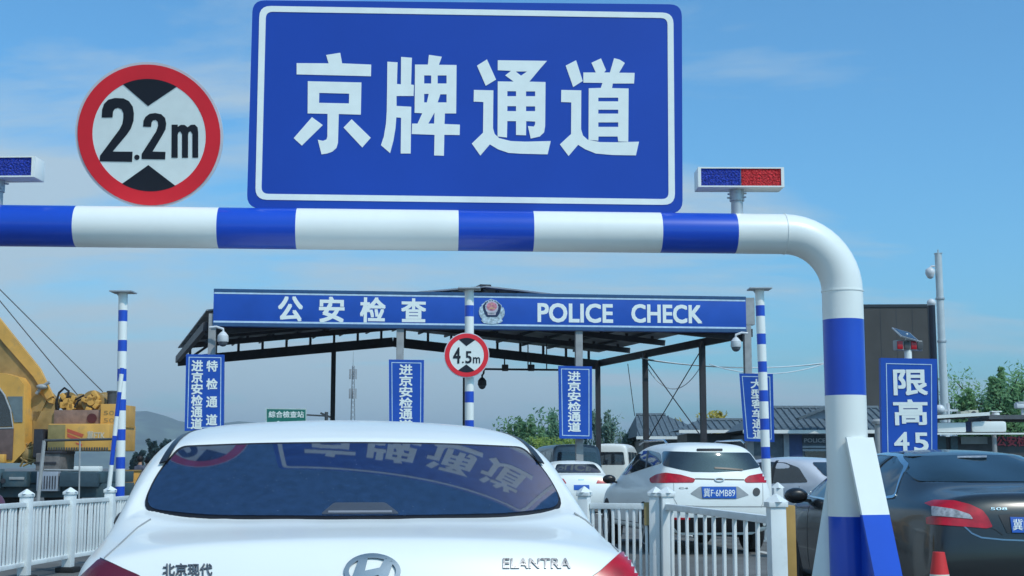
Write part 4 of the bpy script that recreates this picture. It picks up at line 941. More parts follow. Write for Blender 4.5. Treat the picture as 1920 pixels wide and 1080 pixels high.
# solar flasher
p = at(1702, 648, 19.05); sf = thing('solar_flasher', 'solar panel flasher with red lenses on top of the 限高 board', 'warning light', p, R(14))
mb = MB(); mb.box(-.2, .2, -.05, .05, -.07, .07, bev=.012); mb.to('housing', M_GREY, sf)
for x in (-.15, -.045, .06, .155):
    mb = MB(); mb.box(x - .042, x + .042, -.066, -.0505, -.055, .055, bev=.006); mb.to('lens', M_LAMP if x in (-.15, .06) else M_DKGREY, sf)
mb = MB(); mb.box(-.15, .15, -.14, .14, -.008, .008, M=Matrix.Translation((-.03, .0, .15)) @ Matrix.Rotation(R(30), 4, 'X') @ Matrix.Rotation(R(14), 4, 'Y')); so_ = mb.to('panel_frame', M_GALV, sf)
mb = MB(); mb.box(-.13, .13, -.12, .12, .0085, .012, M=Matrix.Translation((-.03, .0, .15)) @ Matrix.Rotation(R(30), 4, 'X') @ Matrix.Rotation(R(14), 4, 'Y')); mb.to('solar_cells', mat('solar_cells', (.03, .05, .09), .15), so_)
mb = MB(); mb.cyl((0, .0, -.20), (0, .0, -.068), .05, n=14); mb.cyl((0, .02, .07), (0, .02, .17), .02, n=8); mb.to('flasher_stub', M_WHITE, sf)

# ------------------------------------------------------------------ right background
def bmat(n, c, **k): return mat(n, c, .75, vary=.12, **k)
# dark clad tower
tl, trr = at(1590, 571, 60), at(1738, 571, 60); tw = thing('dark_tower', 'tall plain dark grey clad tower behind the right leg of the arch', 'tower', (tl.x, 60, 0), R(-2)); wT = trr.x - tl.x; hT = tl.z
mb = MB(); mb.box(0, wT, 0, 2.6, 0, hT - .12); mb.to('cladding', mat('tower_grey', (.064, .060, .056), .6, vary=.2, scale=.6, bump=.1), tw)
mb = MB(); mb.box(-.04, wT + .04, -.04, 2.64, hT - .117, hT); mb.to('parapet', mat('tower_trim', (.028, .035, .045), .5), tw)
mb = MB(); mb.box(wT + .002, wT + .11, -.03, .1, 0, hT - .12); mb.to('corner_trim', M_GREY, tw)
mb = MB()
for k in range(1, 5): mb.box(wT * k / 5 - .008, wT * k / 5 + .008, -.006, -.001, 0, hT - .13)
mb.to('panel_joint', MATS['tower_trim'], tw)
# dark post with white dome
p = at(1746, 562, 41); dp = thing('dark_post', 'black round post with a white capped camera in front of the dark tower', 'post', (p.x, p.y, 0))
mb = MB(); mb.cyl((0, 0, 0), (0, 0, p.z - .12), .105, n=16); mb.to('post_shaft', mat('post_navy', (.010, .014, .03), .4), dp)
mb = MB(); mb.ball((0, 0, p.z - .1), .13, n=14, sc=(1, 1, 1.0)); mb.to('camera_dome', M_CAMW, dp, 60)
p = at(1759, 476, 40); wp = thing('camera_mast', 'tall pale steel mast with two dome cameras right of the dark tower', 'mast', (p.x, p.y, 0), 0); wb_ = at(1771, 760, 40)
lean = (p.x - wb_.x) / (p.z - wb_.z); zt = p.z
mb = MB(); mb.tube([(-lean * zt, 0, 0), (-lean * zt * .5, 0, zt * .5), (0, 0, zt)], [.13, .115, .10], 16); mb.to('mast_shaft', mat('mast_pale', (.50, .56, .58), .4, vary=.05), wp)
mb = MB(); mb.cyl((0, 0, zt), (.0, 0, zt + .12), .02, n=6); mb.box(-.1, .1, -.1, .1, zt, zt + .02); mb.to('mast_cap', M_GALV, wp)
for z in (at(1759, 560, 40).z, at(1759, 640, 40).z):
    x = -lean * (zt - z); mb = MB(); mb.lathe([(.13, -.03), (.135, 0), (.13, .03)], (x, 0, z), n=16); mb.to('strap', M_GALV, wp)
q = at(1744, 512, 40) - Vector((p.x, p.y, 0))
mb = MB(); mb.lathe([(.05, .16), (.13, .1), (.14, 0), (.12, -.06)], q, n=16); mb.ball(q + Vector((0, 0, -.06)), .11, n=14); mb.tube([q + Vector((0, 0, .15)), q + Vector((.05, 0, .2)), (-.02, 0, q.z + .2)], .03, 8); mb.to('mast_camera', M_CAMW, wp, 60)

def house(name, label, px0, px1, py_e, py_r, d, depth, wallm, parts=(), hipl=1.5, hipr=1.5, yaw=0):
    e0, e1 = at(px0, py_e, d), at(px1, py_e, d); zr = at((px0 + px1) / 2, py_r, d + depth * .5).z
    t = thing(name, label, 'house', (e0.x, d, 0), yaw); w = e1.x - e0.x; ze = e0.z
    mb = MB(); mb.box(.35, w - .35, .45, depth, 0, ze - .15); mb.to('wall', wallm, t)
    mb = MB(); A, B, C, D = (0, 0, ze), (w, 0, ze), (w, depth, ze), (0, depth, ze); r0, r1 = (hipl, depth * .5, zr), (w - hipr, depth * .5, zr)
    mb.face([A, B, r1, r0]); mb.face([B, C, r1]); mb.face([C, D, r0, r1]); mb.face([D, A, r0]); mb.face([A, D, C, B]); 
    n = int(w / .28)
    for i in range(n):
        x = (i + .5) * w / n; u0 = max(0, 0 if hipl <= x <= w - hipr else (hipl - x) / hipl if x < hipl else (x - (w - hipr)) / hipr); k = 1 - u0
        mb.tube([(x, .0, ze + .02), (x, depth * .5 * k, ze + (zr - ze) * k + .02)], .045, 6)
    rf = mb.to('roof', M_TILE, t)
    mb = MB(); mb.tube([(r0[0], r0[1], zr + .03), (r1[0], r1[1], zr + .03)], .09, 8); mb.to('ridge', M_TILE, rf)
    mb = MB(); mb.box(-.05, w + .05, -.09, -.002, ze - .14, ze - .005); mb.to('gutter', M_WHITE, t)
    return t, w, ze
hs, hw, hz = house('tiled_house', 'low house with grey tiled roof and blue door beside the right striped pole', 1395, 1760, 806, 766, 55, 6.5, mat('house_wall', (.10, .13, .16), .8, vary=.2, bump=.1))
hF = lambda px, py: at(px, py, 55.4) - Vector((hs.location.x, hs.location.y, 0))
def wallbox(px0, px1, py0, py1, nm, m, y0=.42, y1=.449):
    a, b = hF(px0, py1), hF(px1, py0); mb = MB(); mb.box(a.x, b.x, y0, y1, max(a.z, .02), b.z); return mb.to(nm, m, hs)
wallbox(1480, 1504, 815, 900, 'door', mat('door_blue', (.03, .06, .17), .5)); wallbox(1480, 1504, 856, 880, 'door_panel', mat('door_pale', (.12, .14, .25), .5), .40, .419)
wallbox(1471, 1479, 814, 900, 'door_jamb', mat('jamb', (.32, .36, .40), .6), .38, .449)
wallbox(1510, 1548, 845, 864, 'window', M_GLASS2)
for y in (836, 842): wallbox(1505, 1550, y, y + 4, 'window_lintel', MATS['jamb'], .40, .419)
wallbox(1505, 1550, 863, 866, 'window_sill', M_GREY, .36, .419)
sgn = wallbox(1505, 1550, 820, 831, 'wall_sign', mat('board_slate', (.06, .08, .10), .6), .38, .41)
a, b = hF(1508, 829.5), hF(1547, 822); link('sign_lettering', upright(text2d('POLICE', a.x, b.x, a.z, b.z, .03, .01), .379), mat('dull_white', (.35, .37, .40), .6), sgn)
mb = MB(); g0, g1, g2 = hF(1497, 786), hF(1580, 786), hF(1545, 768); mb.prism([(g0.x, -.3, g0.z), (g1.x, -.3, g1.z), (g2.x, -.3, g2.z)], (0, .06, 0)); mb.to('gable_panel', mat('gable_pale', (.34, .40, .48), .7), hs)
mb = MB(); mb.beam((g0.x - .2, -.4, g0.z - .02), (g2.x, -.4, g2.z + .1), .5, .1); mb.beam((g2.x, -.4, g2.z + .1), (g1.x + .2, -.4, g1.z - .02), .5, .1); mb.to('gable_roof', M_TILE, hs)
house('tiled_house', 'long low house with blue-grey tiled roof behind the white SUV', 1195, 1345, 818, 779, 66, 8, mat('house_wall_pale', (.20, .21, .21), .8), hipl=.3, hipr=2.0)
house('shed', 'dark lean-to shed with a sloping roof left of the fourth lane board', 1275, 1420, 806, 789, 60, 4, mat('shed_wall', (.09, .10, .10), .8), hipl=1, hipr=.3)
# wires across the right
wr = thing('overhead_wires', 'pale sagging overhead wires between the canopy and the arch at right', 'wires', at(1205, 672, 52))
o = Vector(wr.location)
def wire(a, b, sag, m, r):
    pts = [a.lerp(b, i / 24) - o - Vector((0, 0, sag * 4 * (i / 24) * (1 - i / 24))) for i in range(25)]; mb = MB(); mb.tube(pts, r, 6); mb.to('wire', m, wr)
M_WIRE = mat('wire_pale', (.58, .62, .66), .5)
wire(at(1200, 671, 52), at(1590, 674, 54), .35, M_WIRE, .022); wire(at(1205, 674, 52), at(1585, 677, 54), .28, M_DARK, .018)
wire(at(1330, 683, 52), at(1590, 663, 54), .55, M_WIRE, .02); wire(at(1215, 692, 52), at(1312, 690, 50), .75, M_WIRE, .016)
wire(at(1177, 682, 52), at(1190, 780, 52), .0, M_DARK, .015)

# kiosk / police vehicles behind the dark saloon
kd = 30
k0 = at(1762, 796, kd); kk = thing('inspection_shed', 'flat-roofed open shed with a white sign box at the right edge', 'shed', (k0.x, kd, 0), R(-6))
kz = lambda py: at(1800, py, kd).z
mb = MB(); mb.box(-.3, 1.05, -.05, 2.2, kz(783), kz(778), M=Matrix.Rotation(R(-2.5), 4, 'Y')); mb.box(1.06, 3.6, .1, 2.2, kz(786), kz(778)); mb.to('roof_slab', mat('slab_grey', (.10, .11, .12), .7), kk)
mb = MB(); mb.beam((-.3, -.09, kz(783)), (1.03, -.09, kz(776.5)), .07, .07); mb.to('roof_edge', M_WHITE, kk)
mb = MB(); mb.box(-.05, .55, .0, .35, kz(811), kz(792), bev=.03); mb.box(.67, 1.40, .0, .35, kz(811), kz(790), bev=.06); mb.to('sign_box', M_WHITE, kk)
mb = MB(); mb.box(.56, .66, .05, .3, kz(809), kz(791)); mb.to('box_joint', mat('joint_navy', (.02, .03, .09), .5), kk)
mb = MB(); mb.box(-.2, 3.6, -.06, .0, kz(815), kz(812)); mb.to('white_beam', M_WHITE, kk)
mb = MB(); mb.box(-.2, 3.5, .5, 2.1, 0, kz(818)); mb.to('wall', M_DKGREY, kk)
mb = MB(); mb.box(.52, 1.08, .42, .499, kz(832), kz(818)); mb.to('window', mat('pane_pale', (.20, .24, .25), .2), kk)
mb = MB(); mb.box(.0, .2, .42, .499, kz(850), kz(817)); mb.box(.3, .45, .42, .499, kz(850), kz(817)); mb.to('shutter', M_SLATE, kk)
lt = text2d('公安检查', 1.28, 2.15, kz(836), kz(817), .02, .02); link('red_lettering', upright(lt, .48), mat('red_letters', (.45, .06, .08), .5), kk)
for xx in (-.15, 1.15, 3.4):
    mb = MB(); mb.cyl((xx, .1, 0), (xx, .1, kz(815)), .05, n=10); mb.to('shed_post', M_GREY, kk)
def at30(px, py): return at(px, py, 30.6)
p = at30(1814, 777); ac = thing('roof_unit', 'cream air conditioning unit on the shed roof below the tree', 'air conditioner', p)
mb = MB(); mb.box(-.20, -.02, -.15, .15, -.07, .06, bev=.015); mb.box(-.02, .20, -.15, .15, -.07, .09, bev=.015); mb.to('casing', mat('cream', (.50, .48, .38), .5), ac)
mb = MB(); mb.lathe([(.055, -.152), (.055, -.158), (.02, -.16)], (.09, 0, .015), 'y', 16); mb.to('fan_grille', M_DKGREY, ac)
p = at30(1861, 778); rb = thing('roof_beacon', 'red and white lamp dome on the shed roof at the right edge', 'beacon', p)
mb = MB(); mb.ball((-.07, 0, -.06), .09, n=14, sc=(1.1, 1, .8)); mb.to('red_lens', M_LAMP, rb, 60)
mb = MB(); mb.lathe([(.09, -.1), (.085, .04), (.05, .06)], (.07, 0, 0), n=16); mb.box(-.04, .18, -.08, .08, .06, .085); mb.to('white_lamp', M_WHITE, rb)
p = at30(1912, 760); sp_ = thing('floodlight', 'pale floodlight on the shed roof at the right edge of the photo', 'floodlight', p)
mb = MB(); mb.box(-.1, .16, -.1, .1, -.07, .05, bev=.03); mb.cyl((.05, 0, -.25), (.05, 0, -.06), .03, n=8); mb.to('lamp_head', M_CAMW, sp_)
mb = MB(); mb.box(-.06, .12, -.11, .11, .055, .075); mb.to('lamp_visor', M_CAMW, sp_)
p = at(1762, 768, 33); rc_ = thing('ball_camera', 'white round camera at the foot of the pale mast beside the 限高 board', 'security camera', p)
mb = MB(); mb.ball((0, 0, 0), .12, n=16); mb.to('housing', M_CAMW, rc_, 60); mb = MB(); mb.beam((.1, 0, -.02), (.42, 0, -.02), .06, .05); mb.cyl((.2, 0, -.3), (.2, 0, .15), .04, n=8); mb.to('camera_arm', M_CAMW, rc_)
# pale pipe left of the 限高 board
p = at(1646, 790, 24); mb = MB(); mb.cyl((0, 0, 0), (0, 0, p.z - .05), .06, n=14); mb.lathe([(.10, p.z - .05), (.11, p.z), (.08, p.z + .04)], n=14); tag(mb.to('bollard_post', M_GREY, loc=(p.x, p.y, 0)), 'grey capped post left of the 限高 board behind the arch', 'post')

# ------------------------------------------------------------------ far objects left and centre
# green direction sign
g0 = at(537, 800, 70); gs = thing('direction_sign', 'green direction sign reading 綜合檢查站 just above the white saloon roof', 'road sign', g0, R(2)); f = Frame(gs)
link('sign_plate', upright(flat2d([f.poly([(498, 765), (575, 766), (575, 836), (499, 835)])], .03)), mat('sign_pale', (.5, .6, .58), .5), gs)
link('sign_face', upright(flat2d([f.poly([(500.5, 767), (573, 768), (573, 834), (501, 833)])], .003), -.034), mat('sign_green', (.015, .17, .13), .45), gs)
link('sign_lettering', upright(joinm([tfit(f, '綜合檢查站', 504, 570, 771, 783, .02, .004), flat2d([f.poly([(515, 793), (522, 789), (529, 793), (525, 793), (525, 815), (519, 815), (519, 793)])], .003)]), -.038), M_LETW, gs)
mb = MB(); b_ = f(612, 780); mb.beam((f(575, 778)[0], 0, f(575, 778)[1]), (b_[0], 0, b_[1]), .08, .08); mb.cyl((b_[0], 0, -g0.z), (b_[0], 0, b_[1] + .2), .09, n=10); mb.beam((b_[0] - .3, 0, b_[1] + .15), (b_[0] + .3, 0, b_[1] - .1), .1, .1); mb.to('sign_gallows', M_DKGREY, gs)
# lattice mast
p = at(662, 686, 250); tm = thing('lattice_mast', 'distant thin lattice phone mast with antennas under the canopy', 'mast', (p.x, p.y, 0)); H = p.z
M_LAT = mat('lattice_grey', (.16, .18, .20), .6)
mb = MB(); n = 22
wd = lambda z: .7 - .5 * z / H
for i in range(3):
    a = i * 2.094; mb.tube([(wd(0) * math.cos(a), wd(0) * math.sin(a), 0), (wd(H) * math.cos(a), wd(H) * math.sin(a), H)], .06, 5)
for k in range(n):
    z0, z1 = H * k / n, H * (k + 1) / n
    for i in range(3):
        a, b = i * 2.094, (i + 1) * 2.094; mb.tube([(wd(z0) * math.cos(a), wd(z0) * math.sin(a), z0), (wd(z1) * math.cos(b), wd(z1) * math.sin(b), z1)], .03, 4)
mb.to('lattice', M_LAT, tm)
for lev_ in (.98, .80):
    for i in range(5):
        a = i * 1.2566 + .4; z = H * lev_; mb = MB(); mb.box(-.1, .1, -.06, .06, -.9, .9, M=Matrix.Translation((.62 * math.cos(a), .62 * math.sin(a), z - 1.1))); mb.beam((0, 0, z - 1.2), (.62 * math.cos(a), .62 * math.sin(a), z - 1.2), .06, .06); mb.to('antenna_panel', mat('antenna', (.34, .36, .38), .5), tm)
mb = MB(); mb.cyl((0, 0, H), (0, 0, H + 2.6), .05, .02, n=6); mb.to('lightning_rod', M_LAT, tm)

# trees
def tree(name, label, cat, px, d, py_top, rx, seed, c1, c2, n=4200, leaf=.16, trunk=.12, base=0, spiky=0, group=None, nb=9, ry=None):
    rnd = random.Random(seed); t = thing(name, label, cat, (at(px, 800, d).x, d, 0), 0, group); H = at(px, py_top, d).z
    mb = MB(); zb = base * H; mb.tube([(0, 0, 0), (.05, .02, H * .25), (-.04, .05, H * .55), (0, 0, H * .8)], [trunk, trunk * .8, trunk * .5, trunk * .15], 8)
    tips = []
    for k in range(nb * 2):
        a = rnd.random() * 6.28; z0 = H * rnd.uniform(max(.12, base * .8), .7); rr_ = rx * rnd.uniform(.3, .95); z1 = min(H * .97, z0 + H * rnd.uniform(.08, .4))
        p0, p1 = Vector((0, 0, z0)), Vector((rr_ * math.cos(a), rr_ * math.sin(a) * (ry or 1), z1)); mid = p0.lerp(p1, .5) + Vector((0, 0, -.04 * H))
        mb.tube([p0, mid, p1], [trunk * .4, trunk * .25, trunk * .06], 5); tips += [(p1, 1.0), (mid, .8), (p0.lerp(p1, .75), .9)]
    for k in range(spiky):
        a = rnd.random() * 6.28; rr_ = rx * math.sqrt(rnd.random()) * .95; zt_ = H * (1 - .42 * (rr_ / rx) ** 1.5) * rnd.uniform(.88, 1.02); p1 = Vector((rr_ * math.cos(a), rr_ * math.sin(a), zt_)); p0 = Vector((p1.x * .7, p1.y * .7, zt_ - H * .3))
        mb.tube([p0, p1], [trunk * .2, trunk * .04], 4)
        for j in range(6): tips.append((p0.lerp(p1, .3 + .7 * j / 5), .28 - .03 * j))
    mb.to('trunk', M_BARK, t)
    V, Fc = [], []
    cr0 = rx * .38
    for i in range(n):
        c, s = tips[rnd.randrange(len(tips))]; rad = cr0 * s * rnd.random() ** .45
        dv = Vector((rnd.gauss(0, 1), rnd.gauss(0, 1), rnd.gauss(0, .85))).normalized() * rad; p = c + dv
        if p.z < zb + .1 or p.z > H * 1.02: continue
        u = Vector((rnd.gauss(0, 1), rnd.gauss(0, 1), rnd.gauss(0, 1))).normalized(); w = u.orthogonal().normalized(); q = rnd.uniform(.6, 1.3) * leaf
        a_, b_ = u * q, w * q * .42; k = len(V); V += [p - a_, p - a_ * .1 + b_, p + a_, p - a_ * .1 - b_]; Fc.append((k, k + 1, k + 2, k + 3))
    me = bpy.data.meshes.new('crown'); me.from_pydata(V, [], Fc); link('crown', me, leafmat(name + '_leaf', c1, c2), t, smooth=0); return t
tree('broadleaf_tree', 'large bushy green tree behind the shed at the right edge', 'tree', 1862, 48, 684, 2.0, 1, '#4b7550', '#8fbc80', 24000, .085, .16, .1, spiky=22, nb=18)
tree('leafy_shrub', 'wide green shrub with spiky top right of the white saloon roof', 'shrub', 985, 70, 782, 1.8, 2, '#3a6648', '#8cb480', 6500, .12, .07, 0, spiky=34, nb=12)
tree('leafy_shrub', 'sunlit yellow-green shrub low beside the white saloon roof', 'shrub', 1040, 68, 822, 1.5, 3, '#567a30', '#a8bc5c', 5000, .10, .05, 0, spiky=8, nb=12)
tree('leafy_shrub', 'dark green shrub left of the third lane board', 'shrub', 1030, 73, 768, 1.0, 31, '#3a6450', '#7aa884', 3000, .12, .05, 0, spiky=14)
tree('leafy_shrub', 'thin wispy shrub between the third lane board and the canopy posts', 'shrub', 1128, 74, 752, 1.1, 4, '#3a5c54', '#90b09c', 2600, .12, .05, 0, spiky=20)
tree('leafy_shrub', 'grey-green shrub below the house roof behind the grey van', 'shrub', 1180, 72, 800, .95, 41, '#36584e', '#7c9e90', 2600, .10, .05, 0, spiky=10)
tree('golden_shrub', 'yellow-leaved bush above the house roof behind the canopy', 'shrub', 1345, 74, 772, 1.25, 5, '#8a7a1e', '#cdbf55', 5000, .13, .06, 0, spiky=14)
tree('golden_shrub', 'smaller yellow bush beside the right canopy post', 'shrub', 1283, 76, 782, .8, 6, '#8a8030', '#b8b060', 2200, .13, .05, 0, spiky=8)
for i, (px, top, d, lb) in enumerate(((262, 846, 130, 'leftmost short dark poplar in the row by the two people'), (288, 824, 150, 'tall dark poplar, second from the left in the distant row'), (303, 830, 150, 'dark poplar in the middle of the distant row'), (318, 822, 155, 'tall dark poplar, second from the right in the distant row'), (338, 826, 155, 'dark poplar touching the white saloon roof, last of the row'))):
    tree('poplar', lb, 'tree', px, d, top, (.75, .62, .8, .7, .6)[i], 50 + i, '#1b3335', '#38585a', 2200, .2, .1, 0, spiky=7, nb=5, group='distant row of poplars')

# ------------------------------------------------------------------ people behind the left fence
def person(label, px, d, h, shirt, trous, yaw, lean=0):
    p = at(px, 900, d); t = thing('person', label, 'person', (p.x, d, 0), yaw); k = h / 1.72
    V = [(0, 0, .95), (0, 0, 1.12), (0, .01, 1.34), (0, .0, 1.46), (0, .01, 1.56), (0, .02, 1.66), (.10, 0, .90), (.11, .02, .50), (.11, -.02, .09), (.12, .13, .04), (-.10, 0, .90), (-.11, -.01, .50), (-.11, -.04, .09), (-.12, .10, .04), (.18, 0, 1.40), (.24, -.02, 1.13), (.23, .08, .90), (.225, .12, .80), (-.18, 0, 1.40), (-.24, -.02, 1.13), (-.23, .06, .90), (-.225, .10, .80)]
    Rr = [.135, .125, .145, .07, .055, .095, .088, .06, .042, .035, .088, .06, .042, .035, .06, .042, .032, .03, .06, .042, .032, .03]
    E = [(0, 1), (1, 2), (2, 3), (3, 4), (4, 5), (0, 6), (6, 7), (7, 8), (8, 9), (0, 10), (10, 11), (11, 12), (12, 13), (2, 14), (14, 15), (15, 16), (16, 17), (2, 18), (18, 19), (19, 20), (20, 21)]
    for j, (b0, sx) in enumerate(((17, 1), (21, -1))):       # five unequal, slightly curled fingers rooted in the palm
        for fi, (dx, L) in enumerate(((-.02, .06), (-.008, .075), (.006, .08), (.018, .07))):
            a = len(V); B = V[b0]; V += [(B[0] + sx * .0, B[1] + dx, B[2] - .05), (B[0] - sx * .012, B[1] + dx + .01, B[2] - .05 - L)]; Rr += [.010, .008]; E += [(b0, a), (a, a + 1)]
        a = len(V); B = V[b0]; V += [(B[0] - sx * .01, B[1] + .035, B[2] - .03), (B[0] - sx * .02, B[1] + .04, B[2] - .075)]; Rr += [.010, .009]; E += [(b0, a), (a, a + 1)]
    me = bpy.data.meshes.new('p'); me.from_pydata([(x * k, (y + lean * max(0, z - .95)) * k, z * k) for x, y, z in V], E, []); ob = bpy.data.objects.new('p', me)
    ob.modifiers.new('k', 'SKIN'); sd = me.skin_vertices[0].data if len(me.skin_vertices) else None
    if sd:
        for i, r_ in enumerate(Rr): sd[i].radius = (r_ * k * (1.25 if i in (0, 1, 2) else 1), r_ * k)
        sd[0].use_root = True
    m = ob.modifiers.new('s', 'SUBSURF'); m.levels = 2; m.render_levels = 2; bm_ = ev_mesh(ob)
    skin = mat('skin', (.42, .25, .18), .6); 
    for mm in (mat('cloth_' + shirt, shirt, .9), mat('cloth_' + trous, trous, .9), skin, M_RUB): bm_.materials.append(mm)
    for f_ in bm_.polygons:
        z = f_.center.z / k; x = abs(f_.center.x) / k; f_.material_index = 2 if z > 1.48 or (x > .19 and z < 1.12 and z > .6) else 0 if z > .93 else 3 if z < .1 else 1
    link('body', bm_, M_RUB, t, smooth=60)
    mb = MB(); mb.ball((0, (.0 + lean * .7) * k, 1.675 * k), .112 * k, n=16, sc=(.95, 1.0, 1.08)); mb.to('hair', mat('hair', (.012, .010, .012), .6), t, 60)
    mb = MB(); mb.ball((0, (.11 + lean * .7) * k, 1.64 * k), .02 * k, n=8, sc=(.7, 1.1, 1)); mb.to('nose', skin, t, 60)
person('person with dark hair in a grey shirt standing behind the left fence', 260, 44, 1.60, '#5d6274', '#2a2a33', R(-30), .05)
person('person in dark purple clothes beside the edge of the white saloon', 275, 45, 1.56, '#33263f', '#231f2c', R(25))
p = at(247, 915, 43.5); cb = thing('yellow_cabinet', 'yellow steel cabinet right of the left striped pole', 'cabinet', (p.x, p.y, 0))
zc = at(247, 884, 43.5).z; mb = MB(); mb.box(-.25, .25, -.2, .2, .12, zc, bev=.01); mb.box(-.23, -.15, -.15, .15, 0, .12); mb.box(.15, .23, -.15, .15, 0, .12); mb.to('casing', M_YEL, cb)
mb = MB(); mb.box(-.22, .18, -.212, -.2005, .2, zc - .08, bev=.004); mb.to('cabinet_door', M_YEL, cb); mb = MB(); mb.box(-.28, .28, -.23, .23, zc + .002, zc + .05, bev=.01); mb.to('lid', M_OCH, cb)

# ------------------------------------------------------------------ yellow crane truck
CD = 40.0
ck = thing('crane_truck', 'yellow mobile crane truck with grey-blue carrier at the left edge', 'crane truck', (at(0, 800, CD).x, CD, 0), R(-4)); kF = Frame(ck)
def kb(px0, px1, py0, py1, y0, y1, nm, m, bev=.02, parent=None, z0=None):
    a, b = kF(px0, py1), kF(px1, py0); mb = MB(); mb.box(a[0], b[0], y0, y1, a[1] if z0 is None else z0, b[1], bev=bev); return mb.to(nm, m, parent or ck)
def kp(poly, y0, th, nm, m, parent=None):
    pts = [kF(*q) for q in poly]; mb = MB(); mb.prism([(x, y0, z) for x, z in pts], (0, th, 0)); return mb.to(nm, m, parent or ck)
# boom: box beam rising to the upper left and toward the viewer
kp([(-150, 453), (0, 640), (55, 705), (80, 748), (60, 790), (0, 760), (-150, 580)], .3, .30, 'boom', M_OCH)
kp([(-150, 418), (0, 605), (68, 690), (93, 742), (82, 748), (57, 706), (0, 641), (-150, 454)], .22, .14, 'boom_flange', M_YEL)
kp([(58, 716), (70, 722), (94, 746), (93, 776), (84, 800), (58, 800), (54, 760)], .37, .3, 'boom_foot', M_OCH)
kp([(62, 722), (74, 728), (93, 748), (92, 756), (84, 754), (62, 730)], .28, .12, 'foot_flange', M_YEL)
mb = MB(); a = kF(66, 725); b = kF(90, 716); mb.ball((a[0] + .15, .1, a[1]), .12, n=10, sc=(1.4, 1, .7)); mb.tube([(a[0], .1, a[1] - .2), (a[0] + .15, .1, a[1]), (b[0], .1, b[1])], .05, 8); mb.to('work_lamp', M_GREY, ck)
# cab
kp([(-60, 700), (10, 700), (40, 708), (50, 722), (52, 800), (52, 845), (30, 868), (-60, 868)], -.2, 1.3, 'cab', M_YEL)
kp([(-60, 726), (2, 726), (14, 742), (24, 770), (29, 800), (-60, 803)], -.225, .02, 'cab_window', M_GLASS2)
kp([(20, 744), (48, 744), (48, 792), (33, 792), (30, 775)], -.222, .02, 'cab_window', mat('pane_grey', (.15, .19, .20), .15))
mb = MB(); mb.tube([(kF(x, y)[0], -.23, kF(x, y)[1]) for x, y in ((-20, 722), (2, 724), (15, 742), (26, 770), (31, 803), (-30, 805))], .03, 6); mb.to('window_seal', M_GREY, ck)
mb = MB(); mb.tube([(kF(x, y)[0], -.1, kF(x, y)[1]) for x, y in ((-20, 702), (8, 704), (20, 712))], .03, 6); mb.to('cab_rail', M_WHITE, ck)
kb(-60, 32, 803, 862, -.24, -.21, 'cab_panel', mat('cab_brown', (.13, .085, .075), .6, vary=.2), .005)
kb(6, 19, 852, 868, -.4, -.15, 'step_block', M_YEL)
# slewing platform and winches
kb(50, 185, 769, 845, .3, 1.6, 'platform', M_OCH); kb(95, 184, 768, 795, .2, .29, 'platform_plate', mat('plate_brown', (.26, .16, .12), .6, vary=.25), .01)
mb = MB(); c = kF(168, 784); mb.lathe([(.14, -.03), (.14, .0), (.02, .0)], (c[0], .19, c[1]), 'y', 20); mb.to('hub_cover', mat('hub_red', (.09, .02, .02), .5), ck)
for px, r in ((118, 18), (164, 21)):
    c = kF(px, 752); q = kF(px + r, 752)[0] - c[0]
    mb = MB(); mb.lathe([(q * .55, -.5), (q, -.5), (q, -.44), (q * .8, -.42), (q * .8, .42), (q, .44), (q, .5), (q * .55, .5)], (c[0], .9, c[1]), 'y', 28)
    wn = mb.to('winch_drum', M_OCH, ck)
    mb = MB(); rnd = random.Random(px)
    for k in range(10):
        a = rnd.random() * 6.28; s = q * rnd.uniform(.3, .8); mb.box(-.09, .09, -.1, .06, -.06, .06, bev=.015, M=Matrix.Translation((c[0] + s * math.cos(a), .34, c[1] + s * math.sin(a))) @ Matrix.Rotation(rnd.random() * 3, 4, 'Y'))
    mb.lathe([(q * .35, -.16), (q * .35, -.06), (.03, -.06)], (c[0], .4, c[1]), 'y', 16); mb.to('winch_motor', M_YEL, wn)
mb = MB(); mb.tube([(kF(x, y)[0], .35, kF(x, y)[1]) for x, y in ((100, 768), (97, 752), (102, 735), (112, 726), (120, 732), (118, 744))], .035, 8); mb.tube([(kF(x, y)[0], .3, kF(x, y)[1]) for x, y in ((103, 765), (108, 748), (122, 742), (135, 748), (150, 740))], .028, 8)
mb.tube([(kF(x, y)[0], .28, kF(x, y)[1]) for x, y in ((125, 795), (128, 770), (140, 750), (155, 745))], .03, 8); mb.to('hydraulic_hose', M_RUB, ck)
mb = MB(); a, b = kF(187, 758), kF(207, 731); mb.cyl(((a[0] + b[0]) / 2, .6, a[1]), ((a[0] + b[0]) / 2, .6, b[1] - .05), (b[0] - a[0]) / 2, n=18); mb.lathe([((b[0] - a[0]) / 2 + .02, b[1] - .05), ((b[0] - a[0]) / 2 + .02, b[1]), (.05, b[1] + .01)], ((a[0] + b[0]) / 2, .6, 0), 'z', 18); mb.to('air_filter', M_DKGREY, ck)
